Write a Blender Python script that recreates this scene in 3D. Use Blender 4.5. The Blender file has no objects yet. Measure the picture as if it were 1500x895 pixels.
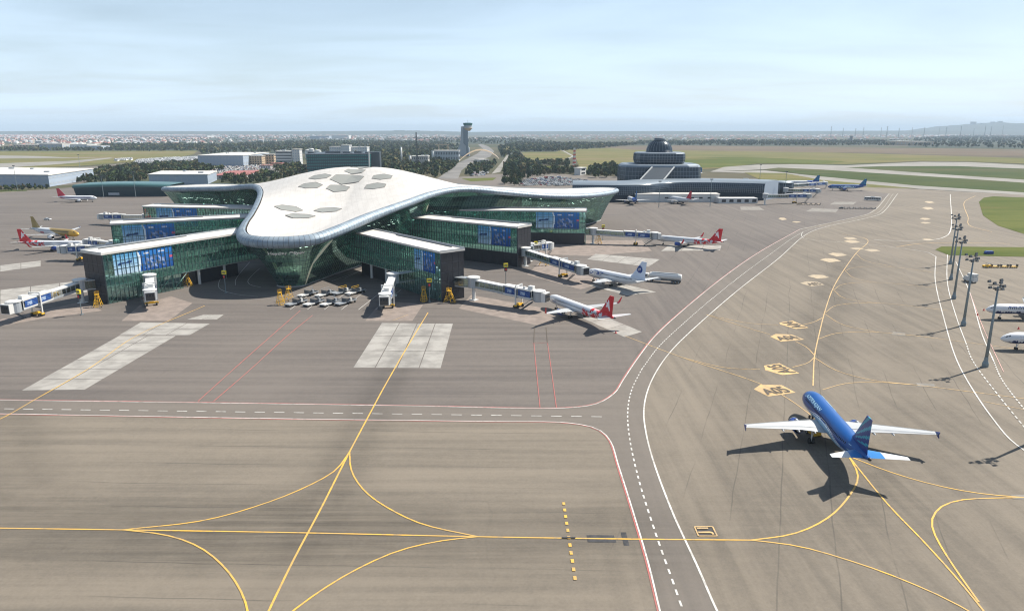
import bpy, math, random
import numpy as np
from mathutils import Vector, Matrix
random.seed(7)
HAZE = 6.8e-5
R = math.radians
scene = bpy.context.scene
COL = scene.collection

# ------------------------------------------------------------------ camera
FPX, CAMH, PITCH = 1040.0, 58.0, math.atan2(447.5 - 192.5, 1040.0)
cam_data = bpy.data.cameras.new("camera")
cam_data.sensor_width = 36.0
cam_data.lens = 36.0 * FPX / 1500.0
cam_data.clip_start, cam_data.clip_end = 1.0, 200000.0
cam = bpy.data.objects.new("camera", cam_data)
COL.objects.link(cam)
cam.location = (0, 0, CAMH)
cam.rotation_euler = (math.pi / 2 - PITCH, 0, 0)
scene.camera = cam

# ------------------------------------------------------------------ world, sun, exposure
SUN_AZ = math.atan2(17.9, 10.7)      # clockwise from +Y, towards +X
SUN_EL = R(47.5)
world = bpy.data.worlds.new("World")
scene.world = world
world.use_nodes = True
wn, wl = world.node_tree.nodes, world.node_tree.links
wn.clear()
w_out = wn.new("ShaderNodeOutputWorld")
w_bg = wn.new("ShaderNodeBackground")
w_sky = wn.new("ShaderNodeTexSky")
w_sky.sky_type = 'NISHITA'
w_sky.sun_disc = False
w_sky.sun_elevation = SUN_EL
w_sky.sun_rotation = SUN_AZ
w_sky.altitude = 50
w_sky.air_density, w_sky.dust_density, w_sky.ozone_density = 1.15, .7, 1.6
w_bg.inputs['Strength'].default_value = 0.056
# thin high cloud, laid out on a flat layer overhead
w_tc = wn.new("ShaderNodeTexCoord")
w_sep = wn.new("ShaderNodeSeparateXYZ")
wl.new(w_tc.outputs['Generated'], w_sep.inputs[0])
def wmath(op, a, b=None):
    n = wn.new("ShaderNodeMath"); n.operation = op
    for i, v in enumerate((a, b)):
        if v is None: continue
        if isinstance(v, (int, float)): n.inputs[i].default_value = v
        else: wl.new(v, n.inputs[i])
    return n.outputs[0]
w_z = wmath('ADD', wmath('MAXIMUM', w_sep.outputs[2], 0.0), 0.07)
w_cmb = wn.new("ShaderNodeCombineXYZ")
wl.new(wmath('DIVIDE', w_sep.outputs[0], w_z), w_cmb.inputs[0])
wl.new(wmath('DIVIDE', w_sep.outputs[1], w_z), w_cmb.inputs[1])
def wnoise(scale, detail, rough, rot, sx, sy):
    mp = wn.new("ShaderNodeMapping"); mp.inputs['Rotation'].default_value = (0, 0, rot); mp.inputs['Scale'].default_value = (sx, sy, 1)
    wl.new(w_cmb.outputs[0], mp.inputs[0])
    nz = wn.new("ShaderNodeTexNoise"); nz.inputs['Scale'].default_value = scale; nz.inputs['Detail'].default_value = detail
    nz.inputs['Roughness'].default_value = rough; nz.inputs['Distortion'].default_value = 0.6
    wl.new(mp.outputs[0], nz.inputs['Vector'])
    return nz.outputs[0]
w_n = wmath('ADD', wmath('MULTIPLY', wnoise(0.42, 5, .5, .5, 1, 1.5), .86), wmath('MULTIPLY', wnoise(1.6, 6, .55, .9, .6, 1.3), .14))
w_rmp = wn.new("ShaderNodeMapRange"); w_rmp.interpolation_type = 'SMOOTHSTEP'
w_rmp.inputs[1].default_value, w_rmp.inputs[2].default_value = 0.32, 0.68
w_rmp.inputs[3].default_value, w_rmp.inputs[4].default_value = 0.075, 0.155
wl.new(w_n, w_rmp.inputs[0])
# a thin layer covers more of the view the more slantwise one looks through it
w_cov = wmath('SUBTRACT', 1.0, wmath('EXPONENT', wmath('MULTIPLY', wmath('DIVIDE', w_rmp.outputs[0], wmath('ADD', wmath('MAXIMUM', w_sep.outputs[2], 0.0), 0.10)), -1.0)))
w_mix = wn.new("ShaderNodeMixRGB")
wl.new(w_cov, w_mix.inputs[0])
wl.new(w_sky.outputs[0], w_mix.inputs[1])
w_mix.inputs[2].default_value = (11.4, 14.2, 17.4, 1)
wl.new(w_mix.outputs[0], w_bg.inputs['Color'])
wl.new(w_bg.outputs[0], w_out.inputs['Surface'])

sun_data = bpy.data.lights.new("sun", 'SUN')
sun_data.energy, sun_data.angle, sun_data.color = 5.0, R(0.55), (1.0, 0.935, 0.83)
sun = bpy.data.objects.new("sun", sun_data)
COL.objects.link(sun)
sdir = Vector((math.sin(SUN_AZ) * math.cos(SUN_EL), math.cos(SUN_AZ) * math.cos(SUN_EL), math.sin(SUN_EL)))
sun.rotation_euler = (-sdir).to_track_quat('-Z', 'Y').to_euler()
sun.location = sdir * 500

vs = scene.view_settings
vs.view_transform, vs.look, vs.exposure, vs.gamma = 'Standard', 'None', 0.72, 1.0
vs.use_curve_mapping = False
scene.render.engine = 'CYCLES'
cy = scene.cycles
cy.use_denoising = True
cy.max_bounces, cy.diffuse_bounces, cy.glossy_bounces = 8, 3, 3
cy.transparent_max_bounces, cy.transmission_bounces, cy.volume_bounces = 16, 2, 0
cy.caustics_reflective = cy.caustics_refractive = False
cy.sample_clamp_indirect = 6.0
cy.filter_width = 1.15

# ------------------------------------------------------------------ helpers
_c, _s = math.cos(PITCH), math.sin(PITCH)
def gp(x, y, z=0.0):
    """survey point: where the line of sight to photo point (x, y) meets height z"""
    v = y - 447.5
    k = (CAMH - z) / (FPX * _s + v * _c)
    return Vector(((x - 750) * k, (FPX * _c - v * _s) * k, z))
def ht(y, D):
    t = (y - 447.5) / FPX
    return CAMH - (D * _s + t * D * _c) / (_c - t * _s)

def tag(o, label=None, cat=None, group=None, kind=None):
    for k, v in (('label', label), ('category', cat), ('group', group), ('kind', kind)):
        if v: o[k] = v
    return o
def empty(name, loc=(0, 0, 0), rz=0.0, label=None, cat=None, group=None):
    o = bpy.data.objects.new(name, None); COL.objects.link(o)
    o.location = loc; o.rotation_euler = (0, 0, rz); o.empty_display_size = 1
    return tag(o, label, cat, group)
def copy_tree(o, parent=None):
    c = o.copy(); COL.objects.link(c); c.parent = parent
    for ch in list(o.children): copy_tree(ch, c)
    return c

class MB:
    """collects shapes and links them as one mesh object"""
    def __init__(s): s.v, s.f, s.m, s.c, s.sm, s.attr = [], [], [], None, False, None
    def add(s, vs_, fs, m=0):
        b = len(s.v); s.v.extend(vs_); s.f.extend([tuple(i + b for i in f) for f in fs]); s.m.extend([m] * len(fs)); return s
    def quad(s, a, b, c, d, m=0): return s.add([a, b, c, d], [(0, 1, 2, 3)], m)
    def poly(s, pts, m=0): return s.add(list(pts), [tuple(range(len(pts)))], m)
    def box(s, c, d, rz=0.0, m=0):
        cx, cy_, cz = c; x, y, z = d[0] / 2, d[1] / 2, d[2] / 2; co, si = math.cos(rz), math.sin(rz)
        vs_ = [(cx + a * co - b * si, cy_ + a * si + b * co, cz + e) for e in (-z, z) for a, b in ((-x, -y), (x, -y), (x, y), (-x, y))]
        return s.add(vs_, [(3, 2, 1, 0), (4, 5, 6, 7), (0, 1, 5, 4), (1, 2, 6, 5), (2, 3, 7, 6), (3, 0, 4, 7)], m)
    def bar(s, a, b, w, h=None, m=0):
        a, b = Vector(a), Vector(b); d = (b - a)
        if d.length < 1e-6: return s
        d.normalize(); up = Vector((0, 0, 1)) if abs(d.z) < .95 else Vector((1, 0, 0))
        u = d.cross(up).normalized() * (w / 2); v = u.cross(d).normalized() * ((h or w) / 2)
        vs_ = [tuple(p + q) for p in (a, b) for q in (-u - v, u - v, u + v, -u + v)]
        return s.add(vs_, [(3, 2, 1, 0), (4, 5, 6, 7), (0, 1, 5, 4), (1, 2, 6, 5), (2, 3, 7, 6), (3, 0, 4, 7)], m)
    def tube(s, a, b, r0, r1=None, n=8, m=0, caps=True):
        a, b = Vector(a), Vector(b); r1 = r0 if r1 is None else r1; d = (b - a).normalized()
        up = Vector((0, 0, 1)) if abs(d.z) < .95 else Vector((1, 0, 0))
        u = d.cross(up).normalized(); v = u.cross(d).normalized()
        vs_ = [tuple(p + (u * math.cos(2 * math.pi * i / n) + v * math.sin(2 * math.pi * i / n)) * r) for p, r in ((a, r0), (b, r1)) for i in range(n)]
        fs = [(i, (i + 1) % n, n + (i + 1) % n, n + i) for i in range(n)]
        if caps: fs += [tuple(range(n - 1, -1, -1)), tuple(range(n, 2 * n))]
        return s.add(vs_, fs, m)
    def lathe(s, prof, n=16, org=(0, 0, 0), axis='z', m=0, caps=True):
        vs_ = []
        for r, h in prof:
            for i in range(n):
                a = 2 * math.pi * i / n; p = (r * math.cos(a), r * math.sin(a), h)
                if axis == 'x': p = (h, p[0], p[1])
                vs_.append((p[0] + org[0], p[1] + org[1], p[2] + org[2]))
        k = len(prof)
        fs = [(j * n + i, j * n + (i + 1) % n, (j + 1) * n + (i + 1) % n, (j + 1) * n + i) for j in range(k - 1) for i in range(n)]
        if caps: fs += [tuple(range(n - 1, -1, -1)), tuple(range((k - 1) * n, k * n))]
        return s.add(vs_, fs, m)
    def prism(s, pts, z0, z1, m=0, mt=None):
        n = len(pts); vs_ = [(p[0], p[1], z0) for p in pts] + [(p[0], p[1], z1) for p in pts]
        s.add(vs_, [(i, (i + 1) % n, n + (i + 1) % n, n + i) for i in range(n)] + [tuple(range(n - 1, -1, -1))], m)
        return s.add([(p[0], p[1], z1) for p in pts], [tuple(range(n))], m if mt is None else mt)
    def grid(s, P, m=0, closed=False, flip=False):
        """P[j][i] rows of points"""
        nj, ni = len(P), len(P[0]); vs_ = [tuple(p) for r in P for p in r]; fs = []
        for j in range(nj - 1):
            for i in range(ni if closed else ni - 1):
                i2 = (i + 1) % ni; q = (j * ni + i, j * ni + i2, (j + 1) * ni + i2, (j + 1) * ni + i)
                fs.append(q[::-1] if flip else q)
        return s.add(vs_, fs, m)
    def mesh(s, name, mats):
        me = bpy.data.meshes.new(name)
        me.from_pydata([tuple(v) for v in s.v], [], s.f)
        for mt in (mats if isinstance(mats, (list, tuple)) else [mats]): me.materials.append(M[mt])
        if max(s.m, default=0) > 0: me.polygons.foreach_set('material_index', s.m)
        if s.c is not None:      # one colour per face
            at = me.attributes.new('Col', 'FLOAT_COLOR', 'FACE')
            at.data.foreach_set('color', np.array([(*c[:3], 1.0) for c in s.c], dtype=np.float32).ravel())
        if s.attr is not None:
            at = me.attributes.new('fade', 'FLOAT', 'POINT'); at.data.foreach_set('value', np.array(s.attr, dtype=np.float32))
        if s.sm: me.polygons.foreach_set('use_smooth', [True] * len(me.polygons))
        me.update()
        return me
    def build(s, name, mats, parent=None, smooth=False, kind=None):
        s.sm = smooth
        o = bpy.data.objects.new(name, s.mesh(name, mats)); COL.objects.link(o)
        if parent is not None: o.parent = parent
        if kind: o['kind'] = kind
        return o

def spline(P, step=None, n=None, closed=False):
    P = np.array([tuple(p) for p in P], float); m = len(P); out = []
    for i in range(m if closed else m - 1):
        p1, p2 = P[i], P[(i + 1) % m]
        p0 = P[i - 1] if (closed or i > 0) else p1 - (p2 - p1)
        p3 = P[(i + 2) % m] if (closed or i < m - 2) else p2 + (p2 - p1)
        d = [max(np.linalg.norm((b - a)[:2]), 1e-6) ** .5 for a, b in ((p0, p1), (p1, p2), (p2, p3))]
        m1 = (p2 - p1) + d[1] * ((p1 - p0) / d[0] - (p2 - p0) / (d[0] + d[1]))
        m2 = (p2 - p1) + d[1] * ((p3 - p2) / d[2] - (p3 - p1) / (d[1] + d[2]))
        for t in np.linspace(0, 1, 24, endpoint=False):
            out.append((2*t**3-3*t*t+1)*p1 + (t**3-2*t*t+t)*m1 + (-2*t**3+3*t*t)*p2 + (t**3-t*t)*m2)
    out.append(P[0] if closed else P[-1])
    out = np.array(out); d = np.r_[0, np.cumsum(np.linalg.norm(np.diff(out, axis=0)[:, :2], axis=1))]
    if n is None: n = max(2, int(d[-1] / step) + 1)
    u = np.linspace(0, d[-1], n, endpoint=not closed)
    return np.stack([np.interp(u, d, out[:, k]) for k in range(out.shape[1])], 1)

# ------------------------------------------------------------------ materials
M = {}
def mat(name, base=(.5, .5, .5), rough=.6, metal=0.0, spec=.4, coat=0.0, emis=None, es=0.0):
    m = bpy.data.materials.new(name); m.use_nodes = True
    b = m.node_tree.nodes['Principled BSDF']
    b.inputs['Base Color'].default_value = (*base, 1); b.inputs['Roughness'].default_value = rough
    b.inputs['Metallic'].default_value = metal; b.inputs['Specular IOR Level'].default_value = spec
    b.inputs['Coat Weight'].default_value = coat
    M[name] = m
    return m
class NT:
    """small wrapper to write node graphs"""
    def __init__(s, m): s.t = m.node_tree; s.n, s.l = s.t.nodes, s.t.links; s.b = s.n.get('Principled BSDF')
    def put(s, v, sock):
        if isinstance(v, bpy.types.NodeSocket): s.l.new(v, sock)
        elif isinstance(v, tuple) and len(v) == 3 and sock.type == 'RGBA': sock.default_value = (*v, 1)
        else: sock.default_value = v
    def coord(s, kind='Object', scale=(1, 1, 1), rot=(0, 0, 0)):
        if kind == 'World': o = s.n.new('ShaderNodeNewGeometry').outputs['Position']
        else: o = s.n.new('ShaderNodeTexCoord').outputs[kind]
        mp = s.n.new('ShaderNodeMapping'); mp.inputs['Scale'].default_value = scale; mp.inputs['Rotation'].default_value = rot
        s.l.new(o, mp.inputs[0]); return mp.outputs[0]
    def noise(s, vec, scale=1.0, detail=4, rough=.55, dist=0.0):
        n = s.n.new('ShaderNodeTexNoise'); s.l.new(vec, n.inputs['Vector'])
        n.inputs['Scale'].default_value = scale; n.inputs['Detail'].default_value = detail
        n.inputs['Roughness'].default_value = rough; n.inputs['Distortion'].default_value = dist
        return n.outputs[0]
    def math(s, op, a, b=0.0, c=None, clamp=False):
        n = s.n.new('ShaderNodeMath'); n.operation = op; n.use_clamp = clamp
        s.put(a, n.inputs[0]); s.put(b, n.inputs[1])
        if c is not None: s.put(c, n.inputs[2])
        return n.outputs[0]
    def rng(s, v, a, b, c=0.0, d=1.0, smooth=True):
        n = s.n.new('ShaderNodeMapRange'); n.interpolation_type = 'SMOOTHSTEP' if smooth else 'LINEAR'
        s.put(v, n.inputs[0])
        for i, x in enumerate((a, b, c, d)): n.inputs[i + 1].default_value = x
        return n.outputs[0]
    def mix(s, f, a, b, mode='MIX'):
        n = s.n.new('ShaderNodeMixRGB'); n.blend_type = mode
        s.put(f, n.inputs[0]); s.put(a, n.inputs[1]); s.put(b, n.inputs[2]); return n.outputs[0]
    def sep(s, vec):
        n = s.n.new('ShaderNodeSeparateXYZ'); s.l.new(vec, n.inputs[0]); return n.outputs
    def base(s, v): s.put(v, s.b.inputs['Base Color'])
    def bump(s, h, strength=.3, dist=.1):
        n = s.n.new('ShaderNodeBump'); n.inputs['Strength'].default_value = strength; n.inputs['Distance'].default_value = dist
        s.l.new(h, n.inputs['Height']); s.l.new(n.outputs[0], s.b.inputs['Normal'])

def noisy(name, a, b, scale=.2, rough=.85, detail=5, kind='World', sx=(1, 1, 1), lo=.35, hi=.65, spec=.2, metal=0):
    nt = NT(mat(name, a, rough, metal, spec)); v = nt.coord(kind, sx)
    nt.base(nt.mix(nt.rng(nt.noise(v, scale, detail), lo, hi), a, b)); return nt

# apron asphalt: paving lanes, faint joints, worn patches
def asphalt(name, c1, c2, joint=.25, lane=7.5):
    nt = NT(mat(name, c1, .9, 0, .2))
    w = nt.coord('World'); xyz = nt.sep(w)
    # two paving directions meet along the taxi lane on the right
    side = nt.rng(nt.math('SUBTRACT', xyz[0], nt.math('MULTIPLY', xyz[1], .16)), -6, 10)
    va = nt.coord('World', (.012, .33, 1), (0, 0, .03)); vb = nt.coord('World', (.33, .012, 1), (0, 0, .37))
    sa = nt.noise(va, 1.0, 6, .62); sb = nt.noise(vb, 1.0, 6, .62)
    st = nt.math('ADD', nt.math('MULTIPLY', sa, nt.math('SUBTRACT', 1.0, side)), nt.math('MULTIPLY', sb, side))
    big = nt.noise(nt.coord('World', (.012, .02, 1)), 1.0, 4, .6, .8)
    fine = nt.math('ADD', nt.math('MULTIPLY', nt.noise(w, .55, 5, .75), .6), nt.math('MULTIPLY', nt.noise(w, 2.2, 3, .7), .4))
    f = nt.math('ADD', nt.math('MULTIPLY', st, .52), nt.math('ADD', nt.math('MULTIPLY', big, .28), nt.math('MULTIPLY', fine, .32)))
    col = nt.mix(nt.rng(f, .37, .70), c1, c2)
    # thin sealed joints between lanes
    ya = nt.sep(nt.coord('World', (1, 1, 1), (0, 0, .03)))[1]; yb = nt.sep(nt.coord('World', (1, 1, 1), (0, 0, .37)))[0]
    def line(v, wd=.012):
        fr = nt.math('FRACT', nt.math('DIVIDE', nt.math('ADD', v, nt.math('MULTIPLY', nt.noise(w, .05, 2), 1.4)), lane))
        return nt.rng(nt.math('ABSOLUTE', nt.math('SUBTRACT', fr, .5)), wd * .6, wd * 1.6, 1, 0)
    ln = nt.math('ADD', nt.math('MULTIPLY', line(ya), nt.math('SUBTRACT', 1.0, side)), nt.math('MULTIPLY', line(yb), side))
    ln = nt.math('MULTIPLY', ln, nt.rng(nt.noise(w, .03, 3), .42, .62))
    col = nt.mix(nt.math('MULTIPLY', ln, joint), col, (.05, .048, .045))
    # sealed cracks
    vo = nt.n.new('ShaderNodeTexVoronoi'); vo.feature = 'DISTANCE_TO_EDGE'; vo.inputs['Scale'].default_value = .028
    dv = nt.n.new('ShaderNodeVectorMath'); dv.operation = 'ADD'; nz = nt.n.new('ShaderNodeTexNoise'); nz.inputs['Scale'].default_value = .12; nz.inputs['Detail'].default_value = 5
    ml = nt.n.new('ShaderNodeVectorMath'); ml.operation = 'SCALE'; ml.inputs['Scale'].default_value = 9.0
    nt.l.new(w, nz.inputs['Vector']); nt.l.new(nz.outputs['Color'], ml.inputs[0]); nt.l.new(w, dv.inputs[0]); nt.l.new(ml.outputs[0], dv.inputs[1]); nt.l.new(dv.outputs[0], vo.inputs['Vector'])
    ck = nt.math('MULTIPLY', nt.rng(vo.outputs['Distance'], .002, .007, 1, 0), nt.rng(nt.noise(w, .018, 3), .46, .58))
    col = nt.mix(nt.math('MULTIPLY', ck, .10), col, (.07, .064, .058))
    # dark oil spots
    sp = nt.rng(nt.noise(nt.coord('World', (.07, .12, 1)), 1.0, 3, .5), .72, .78)
    col = nt.mix(nt.math('MULTIPLY', sp, .35), col, (.07, .066, .062))
    nt.base(col); return nt
asphalt('apron_asphalt', (.130, .114, .094), (.208, .179, .143), .45)
asphalt('stand_asphalt', (.100, .089, .083), (.158, .139, .124), .45)
asphalt('road_asphalt', (.130, .116, .102), (.168, .148, .129), .1)
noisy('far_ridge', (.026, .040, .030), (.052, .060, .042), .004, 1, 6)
noisy('old_concrete', (.25, .238, .22), (.34, .325, .30), .22, .9)
noisy('pink_concrete', (.20, .168, .148), (.255, .212, .186), .3, .9)
noisy('taxiway_concrete', (.205, .195, .175), (.26, .248, .225), .02, .9)
noisy('worn_concrete', (.19, .178, .16), (.245, .23, .208), .3, .9)
noisy('grey_road', (.15, .145, .14), (.20, .193, .183), .02, .9)
noisy('dark_patch', (.045, .046, .05), (.07, .07, .073), .8, .9)
def paint(name, c):
    nt = NT(mat(name, c, .7, 0, .3)); w = nt.coord('World')
    f = nt.rng(nt.noise(w, .8, 6, .7), .34, .58, .85, 0.0)
    g = nt.rng(nt.noise(w, .07, 4, .6), .36, .66, 0.05, .50); nt.base(nt.mix(nt.math('MAXIMUM', nt.math('MULTIPLY', f, .8), g), c, (.2, .18, .155)))
paint('white_paint', (.66, .65, .62)); paint('yellow_paint', (.74, .43, .055)); paint('pale_yellow_paint', (.64, .42, .17))
paint('pink_paint', (.70, .40, .36)); paint('faded_yellow', (.46, .36, .23)); paint('red_paint', (.46, .11, .10)); mat('black_paint', (.085, .068, .052), .8)
def turf(name, a, b, c, rot=.12):
    nt = NT(mat(name, a, 1, 0, .05)); v = nt.coord('World', (.35, 1, 1), (0, 0, rot))
    f = nt.math('ADD', nt.math('MULTIPLY', nt.noise(v, .012, 7, .68), .6), nt.math('MULTIPLY', nt.noise(nt.coord('World', (.05, 1, 1), (0, 0, rot)), .06, 5, .6), .4))
    col = nt.mix(nt.rng(f, .40, .60), a, b)
    col = nt.mix(nt.rng(nt.noise(nt.coord('World', (.3, 1, 1)), .005, 6, .65), .50, .68), col, c)
    nt.base(nt.mix(nt.rng(nt.noise(nt.coord('World'), .15, 4, .7), .3, .75, 0, .35), col, a))
turf('grass_green', (.068, .090, .022), (.118, .128, .038), (.15, .12, .05))
turf('grass_dry', (.175, .15, .065), (.095, .112, .038), (.19, .15, .09))
turf('grass_dark', (.046, .068, .024), (.078, .092, .034), (.10, .092, .048))
turf('scrub_brown', (.125, .095, .075), (.165, .135, .09), (.10, .095, .06))
nt = NT(mat('terrain', (.11, .1, .055), 1, 0, .1)); w_ = nt.coord('World', (.25, 1, 1))
col_ = nt.mix(nt.rng(nt.noise(w_, .0022, 6, .6), .38, .62), (.10, .092, .055), (.05, .062, .036))
col_ = nt.mix(nt.rng(nt.noise(nt.coord('World', (.2, 1, 1)), .0009, 5, .6), .48, .66), col_, (.105, .085, .07))
nt.base(col_)
# soft tyre rubber on the pavement
m_ = mat('tyre_rubber', (.05, .047, .043), .9); nt = NT(m_)
at_ = nt.n.new('ShaderNodeAttribute'); at_.attribute_name = 'fade'
tr_ = nt.n.new('ShaderNodeBsdfTransparent'); mx_ = nt.n.new('ShaderNodeMixShader')
nz_ = nt.math('ADD', nt.math('MULTIPLY', nt.noise(nt.coord('World', (.03, .8, 1), (0, 0, .05)), 1.0, 5, .65), .65), nt.math('MULTIPLY', nt.noise(nt.coord('World', (.3, .3, 1)), .4, 5, .6), .35))
nt.l.new(nt.math('MULTIPLY', nt.math('MULTIPLY', at_.outputs['Fac'], nt.rng(nz_, .3, .7, .25, 1)), .25), mx_.inputs[0])
nt.l.new(tr_.outputs[0], mx_.inputs[1]); nt.l.new(nt.b.outputs[0], mx_.inputs[2])
nt.l.new(mx_.outputs[0], nt.n['Material Output'].inputs['Surface'])

def glass(name, tint, refl=(.85, .95, .95), lo=.10, hi=.75, rough=.03):
    m = mat(name); nt = NT(m); nt.n.remove(nt.b)
    tr = nt.n.new('ShaderNodeBsdfTransparent'); tr.inputs[0].default_value = (*tint, 1)
    gl = nt.n.new('ShaderNodeBsdfGlossy'); gl.inputs[0].default_value = (*refl, 1); gl.inputs['Roughness'].default_value = rough
    fr = nt.n.new('ShaderNodeFresnel'); fr.inputs[0].default_value = 1.5
    mx = nt.n.new('ShaderNodeMixShader')
    nt.l.new(nt.rng(fr.outputs[0], .03, .8, lo, hi, False), mx.inputs[0]); nt.l.new(tr.outputs[0], mx.inputs[1]); nt.l.new(gl.outputs[0], mx.inputs[2])
    # panes are not perfectly coplanar
    nz = nt.noise(nt.coord('World', (.5, .5, .4)), 1.0, 2)
    bp = nt.n.new('ShaderNodeBump'); bp.inputs['Strength'].default_value = .035; bp.inputs['Distance'].default_value = .25
    nt.l.new(nz, bp.inputs['Height']); nt.l.new(bp.outputs[0], gl.inputs['Normal'])
    nt.l.new(mx.outputs[0], nt.n['Material Output'].inputs['Surface'])
glass('green_glass', (.58, .88, .80), refl=(.58, .95, .93), lo=.24, hi=.85)
glass('clear_green_glass', (.58, .88, .82), refl=(.62, .95, .95), lo=.24, hi=.8)
glass('bridge_glass', (.45, .55, .52), lo=.1)
# roof membrane with standing seams that run out from the middle
nt = NT(mat('white_roof', (.80, .78, .74), .5, 0, .35)); w_ = nt.coord('World'); x_ = nt.sep(w_)
seam_ = nt.math('FRACT', nt.math('DIVIDE', nt.math('ADD', x_[0], nt.math('MULTIPLY', x_[1], .25)), 2.4))
sm_ = nt.rng(nt.math('ABSOLUTE', nt.math('SUBTRACT', seam_, .5)), .02, .07, 1, 0)
cr_ = nt.math('FRACT', nt.math('DIVIDE', nt.math('SUBTRACT', x_[1], nt.math('MULTIPLY', x_[0], .25)), 17))
sc_ = nt.rng(nt.math('ABSOLUTE', nt.math('SUBTRACT', cr_, .5)), .004, .012, 1, 0)
c_ = nt.mix(nt.rng(nt.noise(nt.coord('World', (.25, .06, 1)), 1, 5), .35, .7), (.585, .56, .525), (.525, .50, .465))
c_ = nt.mix(nt.math('MULTIPLY', sm_, .28), c_, (.40, .38, .35)); c_ = nt.mix(nt.math('MULTIPLY', sc_, .35), c_, (.36, .34, .31))
nt.base(c_)
noisy('white_flat_roof', (.64, .62, .585), (.52, .50, .47), .15, .7)
# steel edge gutter with panel joints
nt = NT(mat('edge_steel', (.36, .41, .46), .55, .2, .4)); oc_ = nt.coord('World')
nt.base(nt.mix(nt.rng(nt.noise(oc_, .35, 3), .35, .65), (.20, .26, .32), (.29, .35, .40)))
for n_, b_, r_, me_ in (('mullion', (.08, .125, .12), .4, .2), ('dark_gap', (.06, .055, .05), .8, 0), ('skylight_glass', (.255, .26, .24), .5, 0), ('skylight_frame', (.20, .19, .175), .6, 0),
    ('slab_edge', (.62, .70, .63), .7, 0), ('column_lattice', (.86, .85, .62), .6, 0), ('core_wall', (.55, .60, .56), .8, 0), ('truss_green', (.48, .62, .56), .5, .0),
    ('black_cladding', (.022, .023, .030), .4, 0), ('joint_grey', (.10, .11, .125), .6, 0), ('white_steel', (.60, .60, .585), .45, 0), ('grey_steel', (.36, .39, .42), .45, .3),
    ('dark_steel', (.09, .10, .11), .5, .3), ('pole_grey', (.20, .245, .265), .5, .3), ('rubber', (.025, .025, .025), .9, 0), ('safety_yellow', (.72, .42, .03), .5, 0), ('sign_red', (.6, .05, .05), .5, 0), ('sign_yellow', (.80, .64, .04), .5, 0),
    ('grey_wing', (.47, .48, .485), .35, 0), ('engine_blue', (.02, .06, .28), .3, 0), ('engine_white', (.75, .76, .78), .3, 0), ('engine_metal', (.55, .55, .56), .3, .8), ('fan_dark', (.03, .03, .035), .4, .3), ('window_dark', (.03, .035, .045), .15, 0),
    ('light_blue_paint', (.45, .72, .86), .4, 0), ('title_blue', (.02, .06, .26), .4, 0), ('title_white', (.85, .85, .85), .4, 0), ('winglet_red', (.62, .03, .04), .35, 0),
    ('wall_blue_grey', (.30, .36, .44), .7, 0), ('wall_white', (.56, .56, .545), .7, 0), ('wall_tan', (.50, .38, .26), .8, 0), ('roof_red', (.29, .11, .10), .8, 0), ('office_glass', (.018, .05, .065), .12, .0), ('office_dark', (.05, .065, .08), .4, 0),
    ('old_glass', (.028, .045, .066), .2, .1), ('hall_roof', (.05, .13, .13), .35, .1), ('old_metal', (.17, .21, .25), .5, .3), ('old_bar', (.16, .20, .24), .5, .2), ('concrete_wall', (.42, .41, .39), .85, 0), ('tower_panel', (.36, .40, .44), .5, .2), ('tower_glass', (.03, .16, .17), .1, 0), ('trunk_bark', (.10, .075, .05), .95, 0),
    ('mast_red', (.55, .06, .05), .6, 0), ('tank_white', (.60, .60, .585), .5, 0), ('car_glass', (.03, .035, .04), .1, 0)):
    mat(n_, b_, r_, me_)
m_l = mat('ceiling_lamp', (.9, .9, .85), .5); m_l.node_tree.nodes['Principled BSDF'].inputs['Emission Color'].default_value = (1, .97, .86, 1); m_l.node_tree.nodes['Principled BSDF'].inputs['Emission Strength'].default_value = 2.6; m_l.cycles.emission_sampling = 'NONE'
def attr_mat(name, rough, spec=.5, coat=0.0, jitter=0):
    nt = NT(mat(name, (.5, .5, .5), rough, 0, spec, coat)); a = nt.n.new('ShaderNodeAttribute'); a.attribute_name = 'Col'
    nt.base(a.outputs['Color'])
attr_mat('livery', .36, .35, .08); attr_mat('print', .5, .3); attr_mat('plain_colour', .8, .25); attr_mat('foliage', .95, .08)
def car_paint(name):
    nt = NT(mat(name, (.5, .5, .5), .3, 0, .5, .5)); oi = nt.n.new('ShaderNodeObjectInfo')
    nt.l.new(oi.outputs['Color'], nt.b.inputs['Base Color'])
car_paint('car_paint'); car_paint('house_roof'); car_paint('house_wall')
M['house_roof'].node_tree.nodes['Principled BSDF'].inputs['Roughness'].default_value = .9
# ================================================================== ground
def sheet(name, px, z, m, kind='structure', parent=None, smooth=False, world=False):
    P = [Vector((p[0], p[1], z)) for p in px] if world else [gp(x, y) for x, y in px]
    if smooth: P = [Vector((q[0], q[1], 0)) for q in spline([(p.x, p.y) for p in P], n=len(P) * 14, closed=True)]
    b = MB(); pts = [(p.x, p.y, z) for p in P]
    ar = sum(pts[i - 1][0] * pts[i][1] - pts[i][0] * pts[i - 1][1] for i in range(len(pts)))
    b.poly(pts if ar > 0 else pts[::-1])
    o = b.build(name, m, parent)
    if parent is None: o['kind'] = kind
    return o
b = MB(); b.lathe([(0.01, -.25), (700, -.25), (3000, -.25), (12000, -.25), (40000, -.25)], 64, (0, 0, 0), caps=False)
b.f = [f[::1] for f in b.f]
terrain = b.build('terrain', 'terrain', kind='structure')
AZ = [(-600, 300), (0, 281.5), (100, 276), (116, 272), (240, 281), (330, 288), (700, 288), (860, 292), (1110, 289), (1150, 272), (1200, 267.5), (1345, 277.5), (1500, 286), (2100, 305)]
apron = sheet('apron', [tuple(gp(x, y)[:2]) for x, y in AZ] + [(420, -160), (-420, -160)], 0.0, 'apron_asphalt', world=True)
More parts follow.
